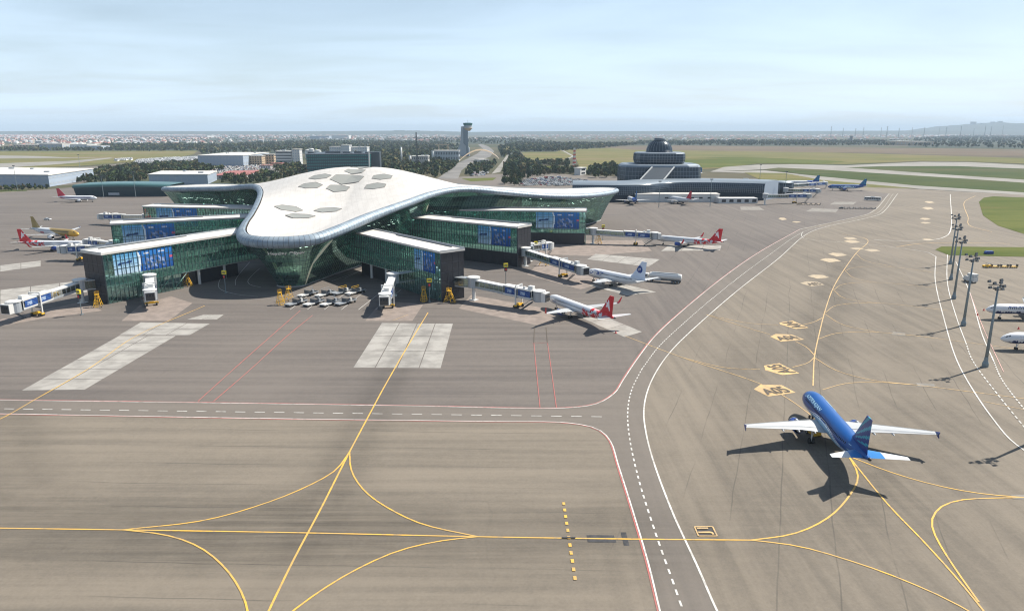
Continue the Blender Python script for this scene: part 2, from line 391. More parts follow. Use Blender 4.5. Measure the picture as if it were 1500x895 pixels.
tag(apron, 'wide sunlit asphalt apron with paving lanes in front of the terminal', 'apron')

# service road: strip between the road lines
TOP = [(-160, 583), (0, 586), (300, 590), (600, 594.5), (830, 597.5), (872, 592), (900, 576), (912, 558), (932, 528), (960, 492), (1000, 455), (1060, 406), (1110, 371), (1172, 336)]
LOW = [(-160, 604), (0, 606), (400, 613), (700, 617), (835, 619.5), (875, 628), (893, 644), (906, 682), (926, 745), (950, 826), (968, 900), (990, 985)]
MID = [(1040, 985), (1003, 900), (985, 850), (960, 780), (935, 700), (922, 640), (919.5, 603), (925, 572), (940, 541), (965, 508), (1000, 475), (1050, 432), (1120, 378.5), (1184, 337), (1215, 330), (1273, 316), (1285, 312.5), (1308.5, 284)]
OUT = [(1100, 985), (1053, 900), (1022, 830), (985, 750), (956, 672), (946, 632), (943, 602), (949, 571), (964, 540), (985, 512), (1020, 478), (1080, 426), (1140, 379), (1176, 347), (1192, 338), (1215, 331)]
TOP2 = [(1172, 336), (1200, 330), (1250, 319), (1273, 313), (1302.5, 284)]
OUT2 = [(1215, 331), (1255, 323), (1280, 317), (1290, 313.5), (1315, 284)]
st_ = [tuple(q) for q in spline([gp(*p)[:2] for p in TOP], n=60)]
st_ += [tuple(gp(x, y)[:2]) for x, y in ((1200, 330), (1250, 319), (1273, 313), (1302, 284), (1200, 270), (1110, 290), (860, 293), (700, 290), (330, 290), (240, 283), (116, 274), (0, 283), (-300, 300))]
sheet('stand_pavement', st_, .005, 'stand_asphalt', world=True, parent=apron)
def road(name, A, B_, m, z=.012, parent=None):
    a = spline([gp(*p)[:2] for p in A], n=90); c = spline([gp(*p)[:2] for p in B_], n=90); b = MB()
    b.grid([[(p[0], p[1], z) for p in a], [(p[0], p[1], z) for p in c]]); return b.build(name, m, parent, kind=None if parent else 'structure')
road('service_road', TOP[:6], LOW[:6], 'road_asphalt', .012, apron)
road('service_road', LOW[6:][::-1] + [(896, 612), (905, 574)] + TOP[7:], OUT, 'road_asphalt', .0165, apron)
sheet('service_road', [(815, 597.2), (872, 592), (900, 576), (912, 560), (930, 580), (925, 650), (893, 646), (875, 628), (835, 619.5), (815, 619.2)], .0143, 'road_asphalt', parent=apron)

RZ = [0]
def ribbon(name, P, w, m, z=.045, dash=None, world=False, straight=False, parent=apron, wend=None):
    RZ[0] += 1; z = z + .0006 * RZ[0]
    W = [Vector((p[0], p[1], 0)) for p in P] if world else [gp(*p) for p in P]
    q = np.array([(p.x, p.y) for p in W]) if straight else spline([(p.x, p.y) for p in W], step=2.0)
    d = np.r_[0, np.cumsum(np.linalg.norm(np.diff(q, axis=0), axis=1))]; b = MB()
    def strip(s0, s1):
        n = max(2, int((s1 - s0) / (2.5 if not straight else 50)) + 1); u = np.linspace(s0, s1, n)
        c = np.stack([np.interp(u, d, q[:, 0]), np.interp(u, d, q[:, 1])], 1)
        t = np.gradient(c, axis=0); t /= np.maximum(np.linalg.norm(t, axis=1, keepdims=True), 1e-9); nn = np.c_[-t[:, 1], t[:, 0]] * w / 2
        b.grid([[(*p, z) for p in c - nn], [(*p, z) for p in c + nn]])
    if dash:
        s = 0.0
        while s < d[-1]: strip(s, min(s + dash[0], d[-1])); s += dash[0] + dash[1]
    else: strip(0, d[-1])
    return b.build(name, m, parent)
def off(P, dx):
    """the same line a little to its right (metres)"""
    q = spline([gp(*p)[:2] for p in P], step=4.0); t = np.gradient(q, axis=0); t /= np.linalg.norm(t, axis=1, keepdims=True)
    return [tuple(p) for p in q + np.c_[t[:, 1], -t[:, 0]] * dx]
ribbon('road_edge_line', TOP, .22, 'white_paint'); ribbon('red_edge_line', off(TOP, -.28), .22, 'red_paint', .046, world=True)
ribbon('road_edge_line', LOW, .24, 'white_paint'); ribbon('red_edge_line', off(LOW, .28), .20, 'red_paint', .046, world=True)
ribbon('road_centre_line', [(-160, 596.5), (20, 599), (440, 604.5), (884, 610.5)], .26, 'white_paint', dash=(2.2, 2.0))
ribbon('road_centre_line', MID[:9], .28, 'white_paint', dash=(1.15, 1.1)); ribbon('road_centre_line', MID[8:], .24, 'white_paint', dash=(1.1, .8))
ribbon('road_outer_line', OUT, .30, 'white_paint'); ribbon('road_edge_line', TOP2, .3, 'white_paint'); ribbon('road_outer_line', OUT2, .34, 'white_paint')

Y = 'yellow_paint'; PY = 'pale_yellow_paint'
MAIN = [(-160, 771), (0, 773.5), (180, 776), (430, 780), (700, 786), (930, 789.5), (1100, 791)]
TAXI = [(1100, 791), (1160, 782.5), (1212, 759), (1247, 722), (1257, 697), (1243, 668), (1225, 640), (1200, 600), (1191, 565), (1193, 523), (1200, 489), (1209, 454), (1221, 421), (1238, 393), (1256, 369), (1270, 357), (1271, 352), (1264, 348.5), (1233, 343)]
LEAD = [(627, 458), (595, 511), (560, 572), (545, 600), (512, 662), (470, 745), (430, 820), (392, 898), (370, 945)]
lines = [(MAIN, .32, Y), (TAXI[:8], .32, Y), (TAXI[8:], .34, PY), (LEAD, .34, Y),
    ([(1100, 791), (1170, 800), (1260, 826), (1330, 852), (1400, 884), (1470, 925)], .3, Y),
    ([(1243, 668), (1300, 738), (1350, 790), (1400, 845), (1445, 900), (1490, 960)], .3, Y),
    ([(1243, 668), (1300, 690), (1360, 708), (1430, 722), (1510, 729), (1640, 735)], .3, Y),
    ([(1500, 728.5), (1410, 732), (1380, 741), (1367, 756), (1365, 771), (1371, 787), (1383, 808), (1404, 840), (1434, 882)], .3, Y),
    ([(512, 662), (490, 690), (440, 717), (380, 740), (300, 762), (180, 776)], .3, Y),
    ([(512, 662), (515, 690), (535, 720), (570, 745), (620, 768), (700, 786)], .3, Y),
    ([(700, 786), (640, 793), (580, 808), (520, 835), (470, 865), (426, 897), (390, 930)], .3, Y),
    ([(180, 776), (240, 783), (290, 800), (330, 832), (355, 870), (364, 900), (366, 940)], .3, Y),
    ([(-60, 638), (0, 614), (50, 586), (130, 540), (200, 492), (300, 448)], .28, Y),
    ([(915, 492), (1000, 524), (1113, 562), (1148, 580), (1190, 610), (1220, 640)], .26, PY), ([(1000, 524), (1064, 539), (1113, 541)], .22, PY), ([(1161, 538), (1183, 532), (1193, 523)], .26, PY),
    ([(1034, 461), (1100, 482), (1128, 490)], .24, PY), ([(1034, 461), (1100, 474), (1140, 476)], .2, PY), ([(1165, 500), (1182, 509), (1193, 521)], .26, PY), ([(1176, 476), (1192, 472), (1204, 466)], .26, PY),
    ([(1193, 524), (1228, 544), (1278, 557), (1342, 564), (1500, 584), (1600, 597)], .26, PY), ([(1205, 571), (1238, 562), (1278, 559.5), (1342, 564)], .26, PY),
    ([(1198, 497), (1228, 488), (1288, 487), (1442, 505), (1560, 522)], .24, PY), ([(1208, 460), (1238, 477), (1288, 487)], .22, PY),
    ([(1209, 458), (1228, 447), (1285, 444), (1388, 455)], .22, PY), ([(1221, 425), (1240, 438), (1285, 444)], .2, PY), ([(1221, 425), (1238, 416), (1285, 414), (1378, 422)], .2, PY),
    ([(1238, 397), (1252, 392), (1300, 391), (1374, 400)], .2, PY), ([(1238, 397), (1255, 409), (1285, 414)], .2, PY), ([(1254, 372), (1270, 383), (1310, 391)], .2, PY),
    ([(1429, 287), (1413, 296), (1418, 318), (1423, 332), (1453, 340)], .4, PY), ([(1313, 362), (1350, 357), (1400, 356), (1480, 357)], .5, PY),
    ([(598, 461), (575, 470)], .2, PY), ([(1500, 600), (1470, 594), (1440, 588)], .2, PY)]
for P, w, m in lines: ribbon('taxi_line', P, w * .88, m)
for P, w in (([(1371, 376), (1370, 411), (1383, 468), (1402, 529), (1425, 571), (1454, 613), (1482, 646), (1512, 668)], .3), ([(1388, 369), (1388, 416), (1402, 468), (1415, 503)], .28),
    ([(1400, 383), (1421, 430), (1439, 491), (1455, 528)], .28), ([(1371, 376), (1355, 369), (1320, 364), (1260, 357), (1200, 353), (1180, 350), (1174, 345), (1176, 340)], .26), ([(1392, 285), (1391, 341), (1384, 347), (1370, 351), (1330, 353), (1280, 352)], .5)):
    ribbon('stand_limit_line', P, w, 'white_paint')
ribbon('stand_limit_line', [(1415, 503), (1425, 529), (1463, 580), (1512, 640)], .3, 'white_paint', dash=(1.6, 1.0))
ribbon('stand_limit_line', [(1455, 528), (1468, 557), (1500, 599), (1540, 646)], .3, 'white_paint', dash=(1.2, .7))
for P in ([(440, 455), (400, 490), (340, 543), (290, 588)], [(458, 462), (420, 493), (365, 543), (313, 588)]): ribbon('red_stand_line', P, .2, 'red_paint')
for P in ([(782, 502), (786, 545), (791, 597)], [(802, 502), (808, 545), (815, 597)], [(780, 503), (804, 502)]): ribbon('red_stand_line', P, .16, 'red_paint')
for P in ([(783, 480), (782, 503)], [(800, 480), (802, 503)]): ribbon('dark_stand_line', P, .2, 'black_paint')
ribbon('red_stand_line', [(1421, 430), (1440, 480), (1470, 545)], .16, 'pink_paint', .05)
for dx in (-3.2, 3.2):
    ribbon('yellow_dash_line', [(825.5 + dx * .0, 736), (843, 852)], .44, Y, dash=(.85, 1.1), straight=True)
    break
sheet('dark_repair_patch', [(859, 783.5), (899, 784), (903, 794.5), (861, 794)], .037, 'dark_patch', parent=apron)
sheet('dark_repair_patch', [(909, 779.5), (917, 779.5), (922, 799), (914, 799)], .037, 'dark_patch', parent=apron)
sheet('dark_repair_patch', [(823, 786.8), (843, 787), (843, 789), (823, 788.8)], .13, 'dark_patch', parent=apron)
for q in ([(1342, 561), (1368, 562), (1370, 567), (1344, 566)], [(1480, 724), (1506, 725), (1510, 732), (1484, 731)], [(1308, 486), (1326, 488), (1326, 492), (1306, 490)]): sheet('worn_patch', q, .034, 'worn_concrete', parent=apron)

# concrete stand slabs, one by one
def lerp2(q, u, v):
    a = q[0].lerp(q[1], u); c = q[3].lerp(q[2], u); return a.lerp(c, v)
def slabs(q, nu, nv, m='old_concrete', gap=.12):
    q = [gp(*p) for p in q]
    for i in range(nu):
        for j in range(nv):
            du, dv = gap / max((q[1] - q[0]).length, 1), gap / max((q[3] - q[0]).length, 1)
            c = [lerp2(q, u, v) for u, v in ((i / nu + du, j / nv + dv), ((i + 1) / nu - du, j / nv + dv), ((i + 1) / nu - du, (j + 1) / nv - dv), (i / nu + du, (j + 1) / nv - dv))]
            ar = sum(c[k - 1].x * c[k].y - c[k].x * c[k - 1].y for k in range(4))
            if ar < 0: c = c[::-1]
            b = MB(); b.prism([(p.x, p.y) for p in c], .002, .024 + random.random() * .012); b.build('concrete_slab', m, apron)
slabs([(517, 538.5), (646, 539.5), (664, 474), (559, 473)], 4, 3)
slabs([(31, 572), (124, 571), (258, 492), (174, 492)], 2, 6); slabs([(174, 491), (278, 491), (308, 474), (206, 472)], 3, 2); slabs([(273, 468), (318, 468), (328, 461), (298, 461)], 2, 1)
slabs([(843, 462), (915, 494), (941, 486), (868, 456)], 3, 1); slabs([(862, 418), (918, 433), (962, 428), (905, 414)], 3, 1)
slabs([(860, 380), (950, 391), (967, 380), (872, 372)], 4, 1); slabs([(968, 368), (1055, 367), (1057, 360), (980, 359)], 3, 1)
slabs([(0, 446), (60, 432), (128, 421), (128, 410), (0, 424)][:1] + [(128, 428), (128, 410), (0, 425)], 3, 1); slabs([(0, 398), (60, 390), (60, 382), (0, 389)], 2, 1)
slabs([(1215, 300), (1250, 300), (1255, 296), (1222, 296)], 1, 1, 'worn_concrete'); slabs([(1085, 308), (1120, 308), (1112, 303), (1084, 303)], 1, 1, 'worn_concrete'); slabs([(1180, 310), (1225, 311), (1228, 307), (1190, 305)], 1, 1, 'worn_concrete')
for q in ([(178, 470), (247, 470), (282, 444), (250, 434), (205, 447)], [(535, 470), (604, 470), (620, 446), (560, 440)], [(672, 452), (790, 477), (830, 470), (800, 452), (690, 432)], [(772, 402), (850, 424), (872, 418), (880, 405), (790, 385)], [(785, 372), (860, 375), (955, 368), (940, 352), (860, 352), (790, 360)], [(0, 478), (60, 467), (150, 455), (120, 442), (0, 468)]):
    sheet('pale_stand_surface', q, .008, 'pink_concrete', parent=apron)

# soft rubber marks along the taxi routes
def rubber(P, w, a=1.0, z=.028):
    w *= 1.7
    q = spline([gp(*p)[:2] for p in P], step=4.0); t = np.gradient(q, axis=0); t /= np.linalg.norm(t, axis=1, keepdims=True); nn = np.c_[-t[:, 1], t[:, 0]]
    b = MB(); offs = (-1, -.8, -.6, -.42, -.25, -.08, .08, .25, .42, .6, .8, 1); al = (0, .12, .36, .72, 1, .8, .8, 1, .72, .36, .12, 0); n = len(q)
    b.grid([[(*p, z) for p in q + nn * o * w / 2] for o in offs]); end = np.clip(np.minimum(np.arange(n), n - 1 - np.arange(n)) / 6, 0, 1)
    b.attr = [x * e * a for x in al for e in end]; b.build('tyre_mark', 'tyre_rubber', apron)
rubber(MAIN, 17, 1.0); rubber([(120, 776), (300, 784), (520, 788), (700, 792)], 14, .6, .033); rubber(LEAD, 10, .8, .03); rubber(TAXI[:8], 13, .5, .032); rubber(lines[8][0], 10, .6, .026); rubber(lines[9][0], 10, .6, .027); rubber(lines[11][0], 9, .5, .029)
rubber([(-40, 560), (5, 620), (12, 690), (60, 735), (160, 768)], 14, .8, .025); rubber(TAXI[8:15], 14, .9, .024); rubber([(940, 900), (900, 760), (880, 680)], 9, .5, .023)
rubber([(1290, 860), (1330, 720), (1360, 600), (1345, 480), (1330, 400)], 20, .5, .0225); rubber([(1060, 880), (1090, 720), (1080, 600), (1110, 480)], 13, .5, .0215)

# lettering
def text_mesh(txt, font_shear=0.0):
    cu = bpy.data.curves.new('t', 'FONT'); cu.body = txt; cu.resolution_u = 3; cu.shear = font_shear; cu.offset = .022
    ob = bpy.data.objects.new('t', cu); COL.objects.link(ob); dg = bpy.context.evaluated_depsgraph_get()
    me = ob.evaluated_get(dg).to_mesh(); v = [(p.co.x, p.co.y) for p in me.vertices]; f = [tuple(p.vertices) for p in me.polygons]
    ob.evaluated_get(dg).to_mesh_clear(); bpy.data.objects.remove(ob); bpy.data.curves.remove(cu)
    a = np.array(v); lo, hi = a.min(0), a.max(0)
    return (a - lo) / (hi - lo), f, (hi[0] - lo[0]) / (hi[1] - lo[1])
def ground_text(txt, q, m, z, parent, px=True):
    uv, f, _ = text_mesh(txt); q = [gp(*p) if px else Vector(p) for p in q]
    b = MB(); b.v = [tuple(lerp2(q, u, v).xy) + (z,) for u, v in uv]; b.f = f; b.m = [0] * len(f)
    return b.build('painted_lettering', m, parent)
def zz(x, y): return (1080 + x / 5.593, 440 + y / 5.593)
for outline, txt, q in (([(135, 728), (190, 690), (365, 695), (478, 755), (255, 788)], 'A05', [(248, 778), (452, 752), (350, 704), (178, 733)]),
    ([(218, 535), (345, 515), (508, 598), (370, 612), (230, 572)], 'A05', [(488, 592), (338, 522), (235, 538), (362, 602)]),
    ([(268, 298), (315, 275), (445, 280), (550, 322), (360, 338)], 'A04', [(352, 330), (528, 318), (436, 286), (300, 300)]),
    ([(343, 183), (455, 168), (585, 225), (480, 235), (352, 198)], 'A04', [(566, 222), (448, 173), (362, 185), (470, 230)])):
    sh = sheet('stand_marking', [zz(*p) for p in outline], .04, PY, parent=apron)
    ground_text(txt, [zz(*p) for p in q], 'black_paint', .12, apron)
for x0, x1, y0, y1, t in ((1172, 1208, 412.5, 419.5, 'A03'), (1183, 1215, 402.5, 408.5, ''), (1201, 1232, 378.5, 384.5, ''), (1213, 1241, 370.5, 376, ''), (1235.5, 1256, 347.6, 351.5, ''), (1236, 1260, 352, 356.5, ''), (1244, 1266, 363, 366, ''), (1266, 1290, 365, 369, ''), (1350, 1368, 350, 352.6, ''), (1354, 1369, 295, 298, ''), (1351, 1368, 303.5, 307.5, ''), (1347, 1364, 319.5, 322.5, ''), (1348, 1364, 325.5, 328, ''), (1140, 1153, 319, 323, ''), (1160, 1174, 324.5, 326.5, '')):
    w, h = x1 - x0, y1 - y0
    sheet('stand_marking', [(x0, y0 + h * .35), (x0 + w * .25, y0), (x0 + w * .7, y0 + h * .1), (x1, y0 + h * .7), (x0 + w * .45, y1)], .04, 'faded_yellow', parent=apron)
    if t: ground_text(t, [(x0 + w * .4, y1 - h * .12), (x1 - w * .08, y0 + h * .68), (x0 + w * .65, y0 + h * .18), (x0 + w * .2, y0 + h * .42)], 'black_paint', .12, apron)
# J1 box, read from the left
def yy(x, y): return (1000 + x / 17.9, 750 + y / 17.9)
jb = [gp(*yy(*p)) for p in ((310, 385), (415, 630), (905, 630), (785, 385))]
for i in range(4): ribbon('taxiway_sign_frame', [jb[i - 1][:2], jb[i][:2]], .22, PY, .046, world=True, straight=True)
sheet('taxiway_sign_panel', [yy(340, 405), yy(432, 610), yy(870, 610), yy(765, 405)], .038, 'dark_patch', parent=apron)
ground_text('J1', [yy(838, 600), yy(748, 412), yy(360, 412), yy(432, 600)], PY, .12, apron)

# ------------------------------------------------------------------ fields, taxiways and roads around the apron
def field(name, px, m, z, **k): return sheet(name, px, z, m, smooth=False, **k)
field('grass_field', [(1434, 296), (1441, 290), (1455, 288), (1600, 294), (1600, 360), (1500, 343), (1462, 331), (1440, 316)], 'grass_green', .10)
field('grass_verge', [(1370, 366), (1379, 361.5), (1500, 362.5), (1640, 364), (1640, 379), (1500, 376.5), (1390, 374)], 'grass_green', .10)
field('grass_field', [(1090, 253), (1150, 254), (1204, 264), (1345, 276.5), (1280, 275), (1210, 269), (1152, 273), (1110, 262)], 'grass_dry', .06)
field('taxiway', [(1040, 252), (1120, 250), (1200, 258.5), (1340, 272), (1440, 278.5), (1600, 288), (1600, 294), (1500, 286), (1345, 277), (1204, 264), (1150, 256)], 'taxiway_concrete', .05)
field('grass_field', [(1118, 248.5), (1140, 246), (1200, 248.5), (1300, 255), (1420, 262.5), (1500, 268), (1640, 279), (1640, 291), (1440, 278.5), (1340, 272), (1200, 258.5)], 'grass_dark', .06)
field('taxiway', [(1040, 252), (1060, 245), (1110, 241.5), (1160, 241), (1240, 242.5), (1350, 237.5), (1420, 238), (1520, 243), (1640, 249), (1640, 282), (1500, 268), (1300, 255), (1200, 248.5), (1140, 246), (1118, 248.5)], 'taxiway_concrete', .04)
field('grass_field', [(1236, 245.5), (1290, 244), (1400, 243.5), (1500, 247.5), (1640, 254), (1640, 272), (1500, 263.5), (1400, 257), (1300, 250)], 'grass_dark', .06)
field('grass_field', [(823, 219), (930, 216), (1100, 221), (1300, 226), (1640, 236), (1640, 245), (1420, 237), (1350, 236), (1240, 241), (1110, 240), (1050, 247), (900, 254), (850, 247), (842, 229)], 'grass_dry', .02)
field('scrub_field', [(860, 214.5), (1000, 213.5), (1500, 219), (1640, 222), (1640, 234), (1300, 225), (1100, 222), (930, 220)], 'scrub_brown', .06)
field('grass_field', [(930, 240), (1000, 232), (1090, 230), (1180, 234), (1240, 237), (1200, 240.6), (1110, 239.6), (1050, 246), (960, 250)], 'grass_green', .05)
field('grass_field', [(764.6, 223), (814, 222.8), (821, 220), (838, 228.8), (828, 234), (769, 235.4)], 'grass_dry', .04)
field('grass_field', [(779, 244), (818, 243.4), (826, 246), (780, 247.5)], 'grass_green', .05)
field('dirt_path', [(821.6, 218.5), (841, 229), (829, 235.5), (828, 234), (838, 229), (820, 219.4)], 'old_concrete', .07)
field('forecourt', [(380, 268), (450, 262), (560, 264), (640, 262), (720, 255.5), (800, 253.5), (870, 258), (1110, 262), (1110, 276), (700, 280), (360, 280)], 'road_asphalt', -.03)
field('grass_verge', [(676, 262), (700, 261), (727, 260.5), (722, 264.5), (690, 266)], 'grass_green', .0)
field('approach_road', [(640, 262), (646, 258), (660, 248), (672, 238.5), (684, 233), (698, 226), (708, 218.5), (700, 212), (706, 211.5), (716, 215), (724, 222), (718, 230), (700, 236), (688, 240.5), (676, 250), (671, 262)], 'grey_road', .0)
field('path', [(720, 255), (734, 239), (746, 222.5), (748, 222.5), (741, 236), (733, 252)], 'taxiway_concrete', .02)
field('grass_field', [(-200, 222), (290, 221), (284, 226), (262, 231), (180, 238), (120, 243), (-200, 258)], 'grass_dry', -.1)
field('taxiway', [(-200, 230), (0, 228), (60, 229), (100, 231), (150, 231.5), (0, 232.5), (-200, 236)], 'taxiway_concrete', -.05)
field('taxiway', [(-200, 247), (0, 239.5), (100, 236), (160, 231.2), (166, 232), (110, 239), (40, 244), (-200, 262)], 'taxiway_concrete', -.05)
field('parking_apron', [(-200, 268), (0, 250.5), (140, 244), (200, 238), (290, 231), (330, 231), (300, 244), (150, 256), (118, 270), (-200, 290)], 'road_asphalt', -.06)
field('grass_verge', [(-60, 283), (0, 278.5), (38, 278.5), (40, 280), (0, 281.5)], 'grass_dark', .03)
field('car_park', [(758, 274), (762, 263), (815, 258), (870, 264), (880, 275)], 'road_asphalt', .02)
field('car_park', [(270, 256), (280, 246), (330, 242), (420, 240), (425, 247), (360, 256)], 'road_asphalt', .02)

for P in ([(343, 386), (330, 400), (321, 413), (323, 424), (345, 431), (378, 435)], [(366, 384), (352, 400), (345, 411), (345, 418)], [(381, 393), (368, 405), (363, 413), (368, 418), (382, 421)], [(505, 408), (530, 396), (560, 380)], [(486, 412), (520, 400), (545, 392)]): ribbon('kerb_road_line', P, .2, 'white_paint')
# ================================================================== new terminal
RING = [(-86.4,255,19.5),(-73,258.4,20),(-65.4,271.2,21.8),(-58.6,290.4,24),(-46.3,322.6,27),(-36.7,350.1,29),(-24.6,369.3,29.5),(-7.2,380.5,27.2),(19,398.4,23.5),(44.2,421.4,21.5),(67.1,463.3,20.5),(70,480,20.5),
  (60,492,20),(36,486,19.8),(0,471,21.5),(-40,460,25),(-85,457,28),(-125,460,26),(-165,470,23.5),(-200,483,23),(-222,486,22),(-229,478,21.8),(-227.7,466.5,22),(-190,434.1,24.5),(-162.5,406.7,27),(-141,388.3,29.5),
  (-129.8,366.4,28.5),(-115.7,321.5,26.5),(-109.8,294.6,23.5),(-107,279.8,22),(-103.4,266.9,20.3),(-97.4,258,19.8)]
NR = 480
ring = spline(RING, n=NR, closed=True)
for _ in range(6): ring[:, 2] = (np.roll(ring[:, 2], 1) + ring[:, 2] + np.roll(ring[:, 2], -1)) / 3
tg = np.roll(ring, -3, 0)[:, :2] - np.roll(ring, 3, 0)[:, :2]; tg /= np.linalg.norm(tg, axis=1, keepdims=True)
nrm = np.c_[tg[:, 1], -tg[:, 0]]
for _ in range(8):
    nrm = np.roll(nrm, 1, 0) + nrm * 2 + np.roll(nrm, -1, 0); nrm /= np.linalg.norm(nrm, axis=1, keepdims=True)
RC = np.array([-80., 390.])
dnose = np.linalg.norm(ring[:, :2] - np.array((-86, 258)), axis=1)
SC = .62 + .30 * np.exp(-(dnose / 70) ** 2)
def ring_at(o, dz):
    """ring moved outwards by o, up by dz"""
    return np.c_[ring[:, :2] + nrm * (o * SC)[:, None], ring[:, 2] + dz * SC]
inner = ring_at(-3.6, .9)
th_i = np.arctan2(inner[:, 1] - RC[1], inner[:, 0] - RC[0]); od_ = np.argsort(th_i)
rad_i = np.linalg.norm(inner[:, :2] - RC, axis=1)
def roof_z(x, y):
    t = math.atan2(y - RC[1], x - RC[0]); d = math.hypot(x - RC[0], y - RC[1])
    rr = np.interp(t, th_i[od_], rad_i[od_], period=2 * math.pi); zr = np.interp(t, th_i[od_], inner[od_, 2], period=2 * math.pi); r = d / rr
    return zr * r + 24.5 * (1 - r) + 14.5 * math.exp(-(d / 45) ** 2) * (1 - r ** 6)
terminal = empty('airport_terminal', (-80, 390, 0), 0, 'glass airport terminal with a swooping white roof and hexagonal skylights', 'terminal')
def tl(pts): return [(p[0] + 80, p[1] - 390, p[2]) for p in pts]
def tbuild(b, name, m, parent=None, smooth=False, kind=None):
    b.v = tl(b.v); return b.build(name, m, parent or terminal, smooth, kind)
b = MB(); rows = []
for r in np.r_[np.linspace(0.02, .9, 34), np.linspace(.92, 1, 6)]:
    q = RC + (inner[:, :2] - RC) * r; d = np.linalg.norm(q - RC, axis=1)
    z = inner[:, 2] * r + 24.5 * (1 - r) + 14.5 * np.exp(-(d / 45) ** 2) * (1 - r ** 6); rows.append(np.c_[q, z])
b.grid(rows, closed=True, flip=True); b.f = [f[::-1] for f in b.f]; b.poly([tuple(p) for p in rows[0]])
roof_o = tbuild(b, 'roof', 'white_roof', smooth=True)
b = MB(); b.grid([ring_at(-3.6, .9), ring_at(-3.55, .35), ring_at(-3.0, .35), ring_at(-2.95, 1.15)], closed=True); tbuild(b, 'gutter_gap', 'dark_gap')
b = MB(); b.grid([ring_at(-2.95, 1.15), ring_at(-2.0, 1.35), ring_at(-.8, 1.0), ring_at(.3, .25), ring_at(.95, -.8), ring_at(.85, -1.9), ring_at(.2, -2.8), ring_at(-.9, -3.3)], closed=True)
edge_o = tbuild(b, 'roof_edge', 'edge_steel', smooth=True)
b = MB()
for i in range(0, NR, 1):        # panel joints round the edge tube
    pr = [ring[i] + np.r_[nrm[i] * o * SC[i], dz * SC[i]] for o, dz in ((-2.0, 1.38), (-.8, 1.03), (.33, .26), (.98, -.8), (.88, -1.9), (.2, -2.83))]
    t3 = np.r_[tg[i] * .08, 0]
    b.grid([[p - t3 for p in pr], [p + t3 for p in pr]])
tbuild(b, 'edge_joint', 'joint_grey', edge_o, kind='stuff')
for o_, dz_ in ((-2.0, 1.37), (.98, -.75)):
    b = MB(); b.grid([ring_at(o_ - .06, dz_ + .02), ring_at(o_ + .06, dz_ + .02)], closed=True); tbuild(b, 'edge_rail', 'joint_grey', edge_o)
# leaning facade
LEAN = np.full(NR, 15.0)
for cx_, cy__ in ((-86, 256), (68, 480), (-227, 478)): LEAN -= 4.2 * np.exp(-(np.hypot(ring[:, 0] - cx_, ring[:, 1] - cy__) / 26) ** 2)
def fac(t, inset=0.0):
    """facade curve at height fraction t (1 under the roof edge, 0 on the ground)"""
    o = -.7 * SC - LEAN * (1 - t) ** .72 - inset
    return np.c_[ring[:, :2] + nrm * o[:, None], np.maximum((ring[:, 2] - 3.1 * SC) * t, 0.02)]
NV = 11
b = MB(); b.grid([fac(k / NV) for k in range(NV + 1)], closed=True); tbuild(b, 'glazing', 'green_glass')
b = MB(); lev = [fac(k / NV, -.04) for k in range(NV + 1)]; lev2 = [fac(k / NV, .22) for k in range(NV + 1)]
for i in range(0, NR):
    w = np.r_[tg[i] * .055, 0]
    A = [l[i] - w for l in lev]; B_ = [l[i] + w for l in lev]; C_ = [l[i] for l in lev2]
    b.grid([A, B_]); b.grid([C_, A]); b.grid([B_, C_])
tbuild(b, 'mullion', 'mullion', kind='stuff')
b = MB()
for k in range(1, NV + 1):
    up = fac(k / NV, -.05); dn = up.copy(); up[:, 2] += .06; dn[:, 2] -= .06; bk = fac(k / NV, .2)
    b.grid([dn, up], closed=True); b.grid([up, bk], closed=True)
tbuild(b, 'transom', 'mullion', kind='stuff')
b = MB(); p0 = fac(0, -.6); p1 = p0.copy(); p0[:, 2] = 0; p1[:, 2] = .35; pin = fac(0, .8); pin[:, 2] = .35
b.grid([p0, p1, pin], closed=True); tbuild(b, 'plinth', 'concrete_wall')
# floors and columns behind the glass
for zf in (5.6, 11.2):
    t = zf / (ring[:, 2] - 3.1 * SC); o = -.7 - LEAN * (1 - t) ** .72 - 2.2
    cur = ring[:, :2] + nrm * o[:, None]; b = MB()
    lo = [(*p, zf - .9) for p in cur]; hi = [(*p, zf) for p in cur]; inn = [(*(RC + (p - RC) * .62), zf) for p in cur]; inl = [(*(RC + (p - RC) * .62), zf - .9) for p in cur]
    b.grid([inl, lo, hi, inn], closed=True); fs_ = tbuild(b, 'floor_slab', 'slab_edge')
    b = MB(); rl_ = random.Random(int(zf))
    for i in range(0, NR, 3):
        for k_in in (1.0, 4.5, 8.5):
            if rl_.random() < .45: p = cur[i] - nrm[i] * k_in; b.box((p[0], p[1], zf + 4.2), (1.3, .35, .1), rl_.uniform(0, 3))
    tbuild(b, 'ceiling_lamp', 'ceiling_lamp', fs_, kind='stuff')
b = MB(); cw = fac(0, 0); cw = RC + (cw[:, :2] - RC) * .62
b.grid([[(*p, 0.03) for p in cw], [(*p, 20 + 0 * i) for i, p in enumerate(cw)]], closed=True); tbuild(b, 'core_wall', 'core_wall')
b = MB(); f0 = fac(0, .9); b.poly([(p[0], p[1], .06) for p in f0[::2]]); tbuild(b, 'ground_floor', 'slab_edge')
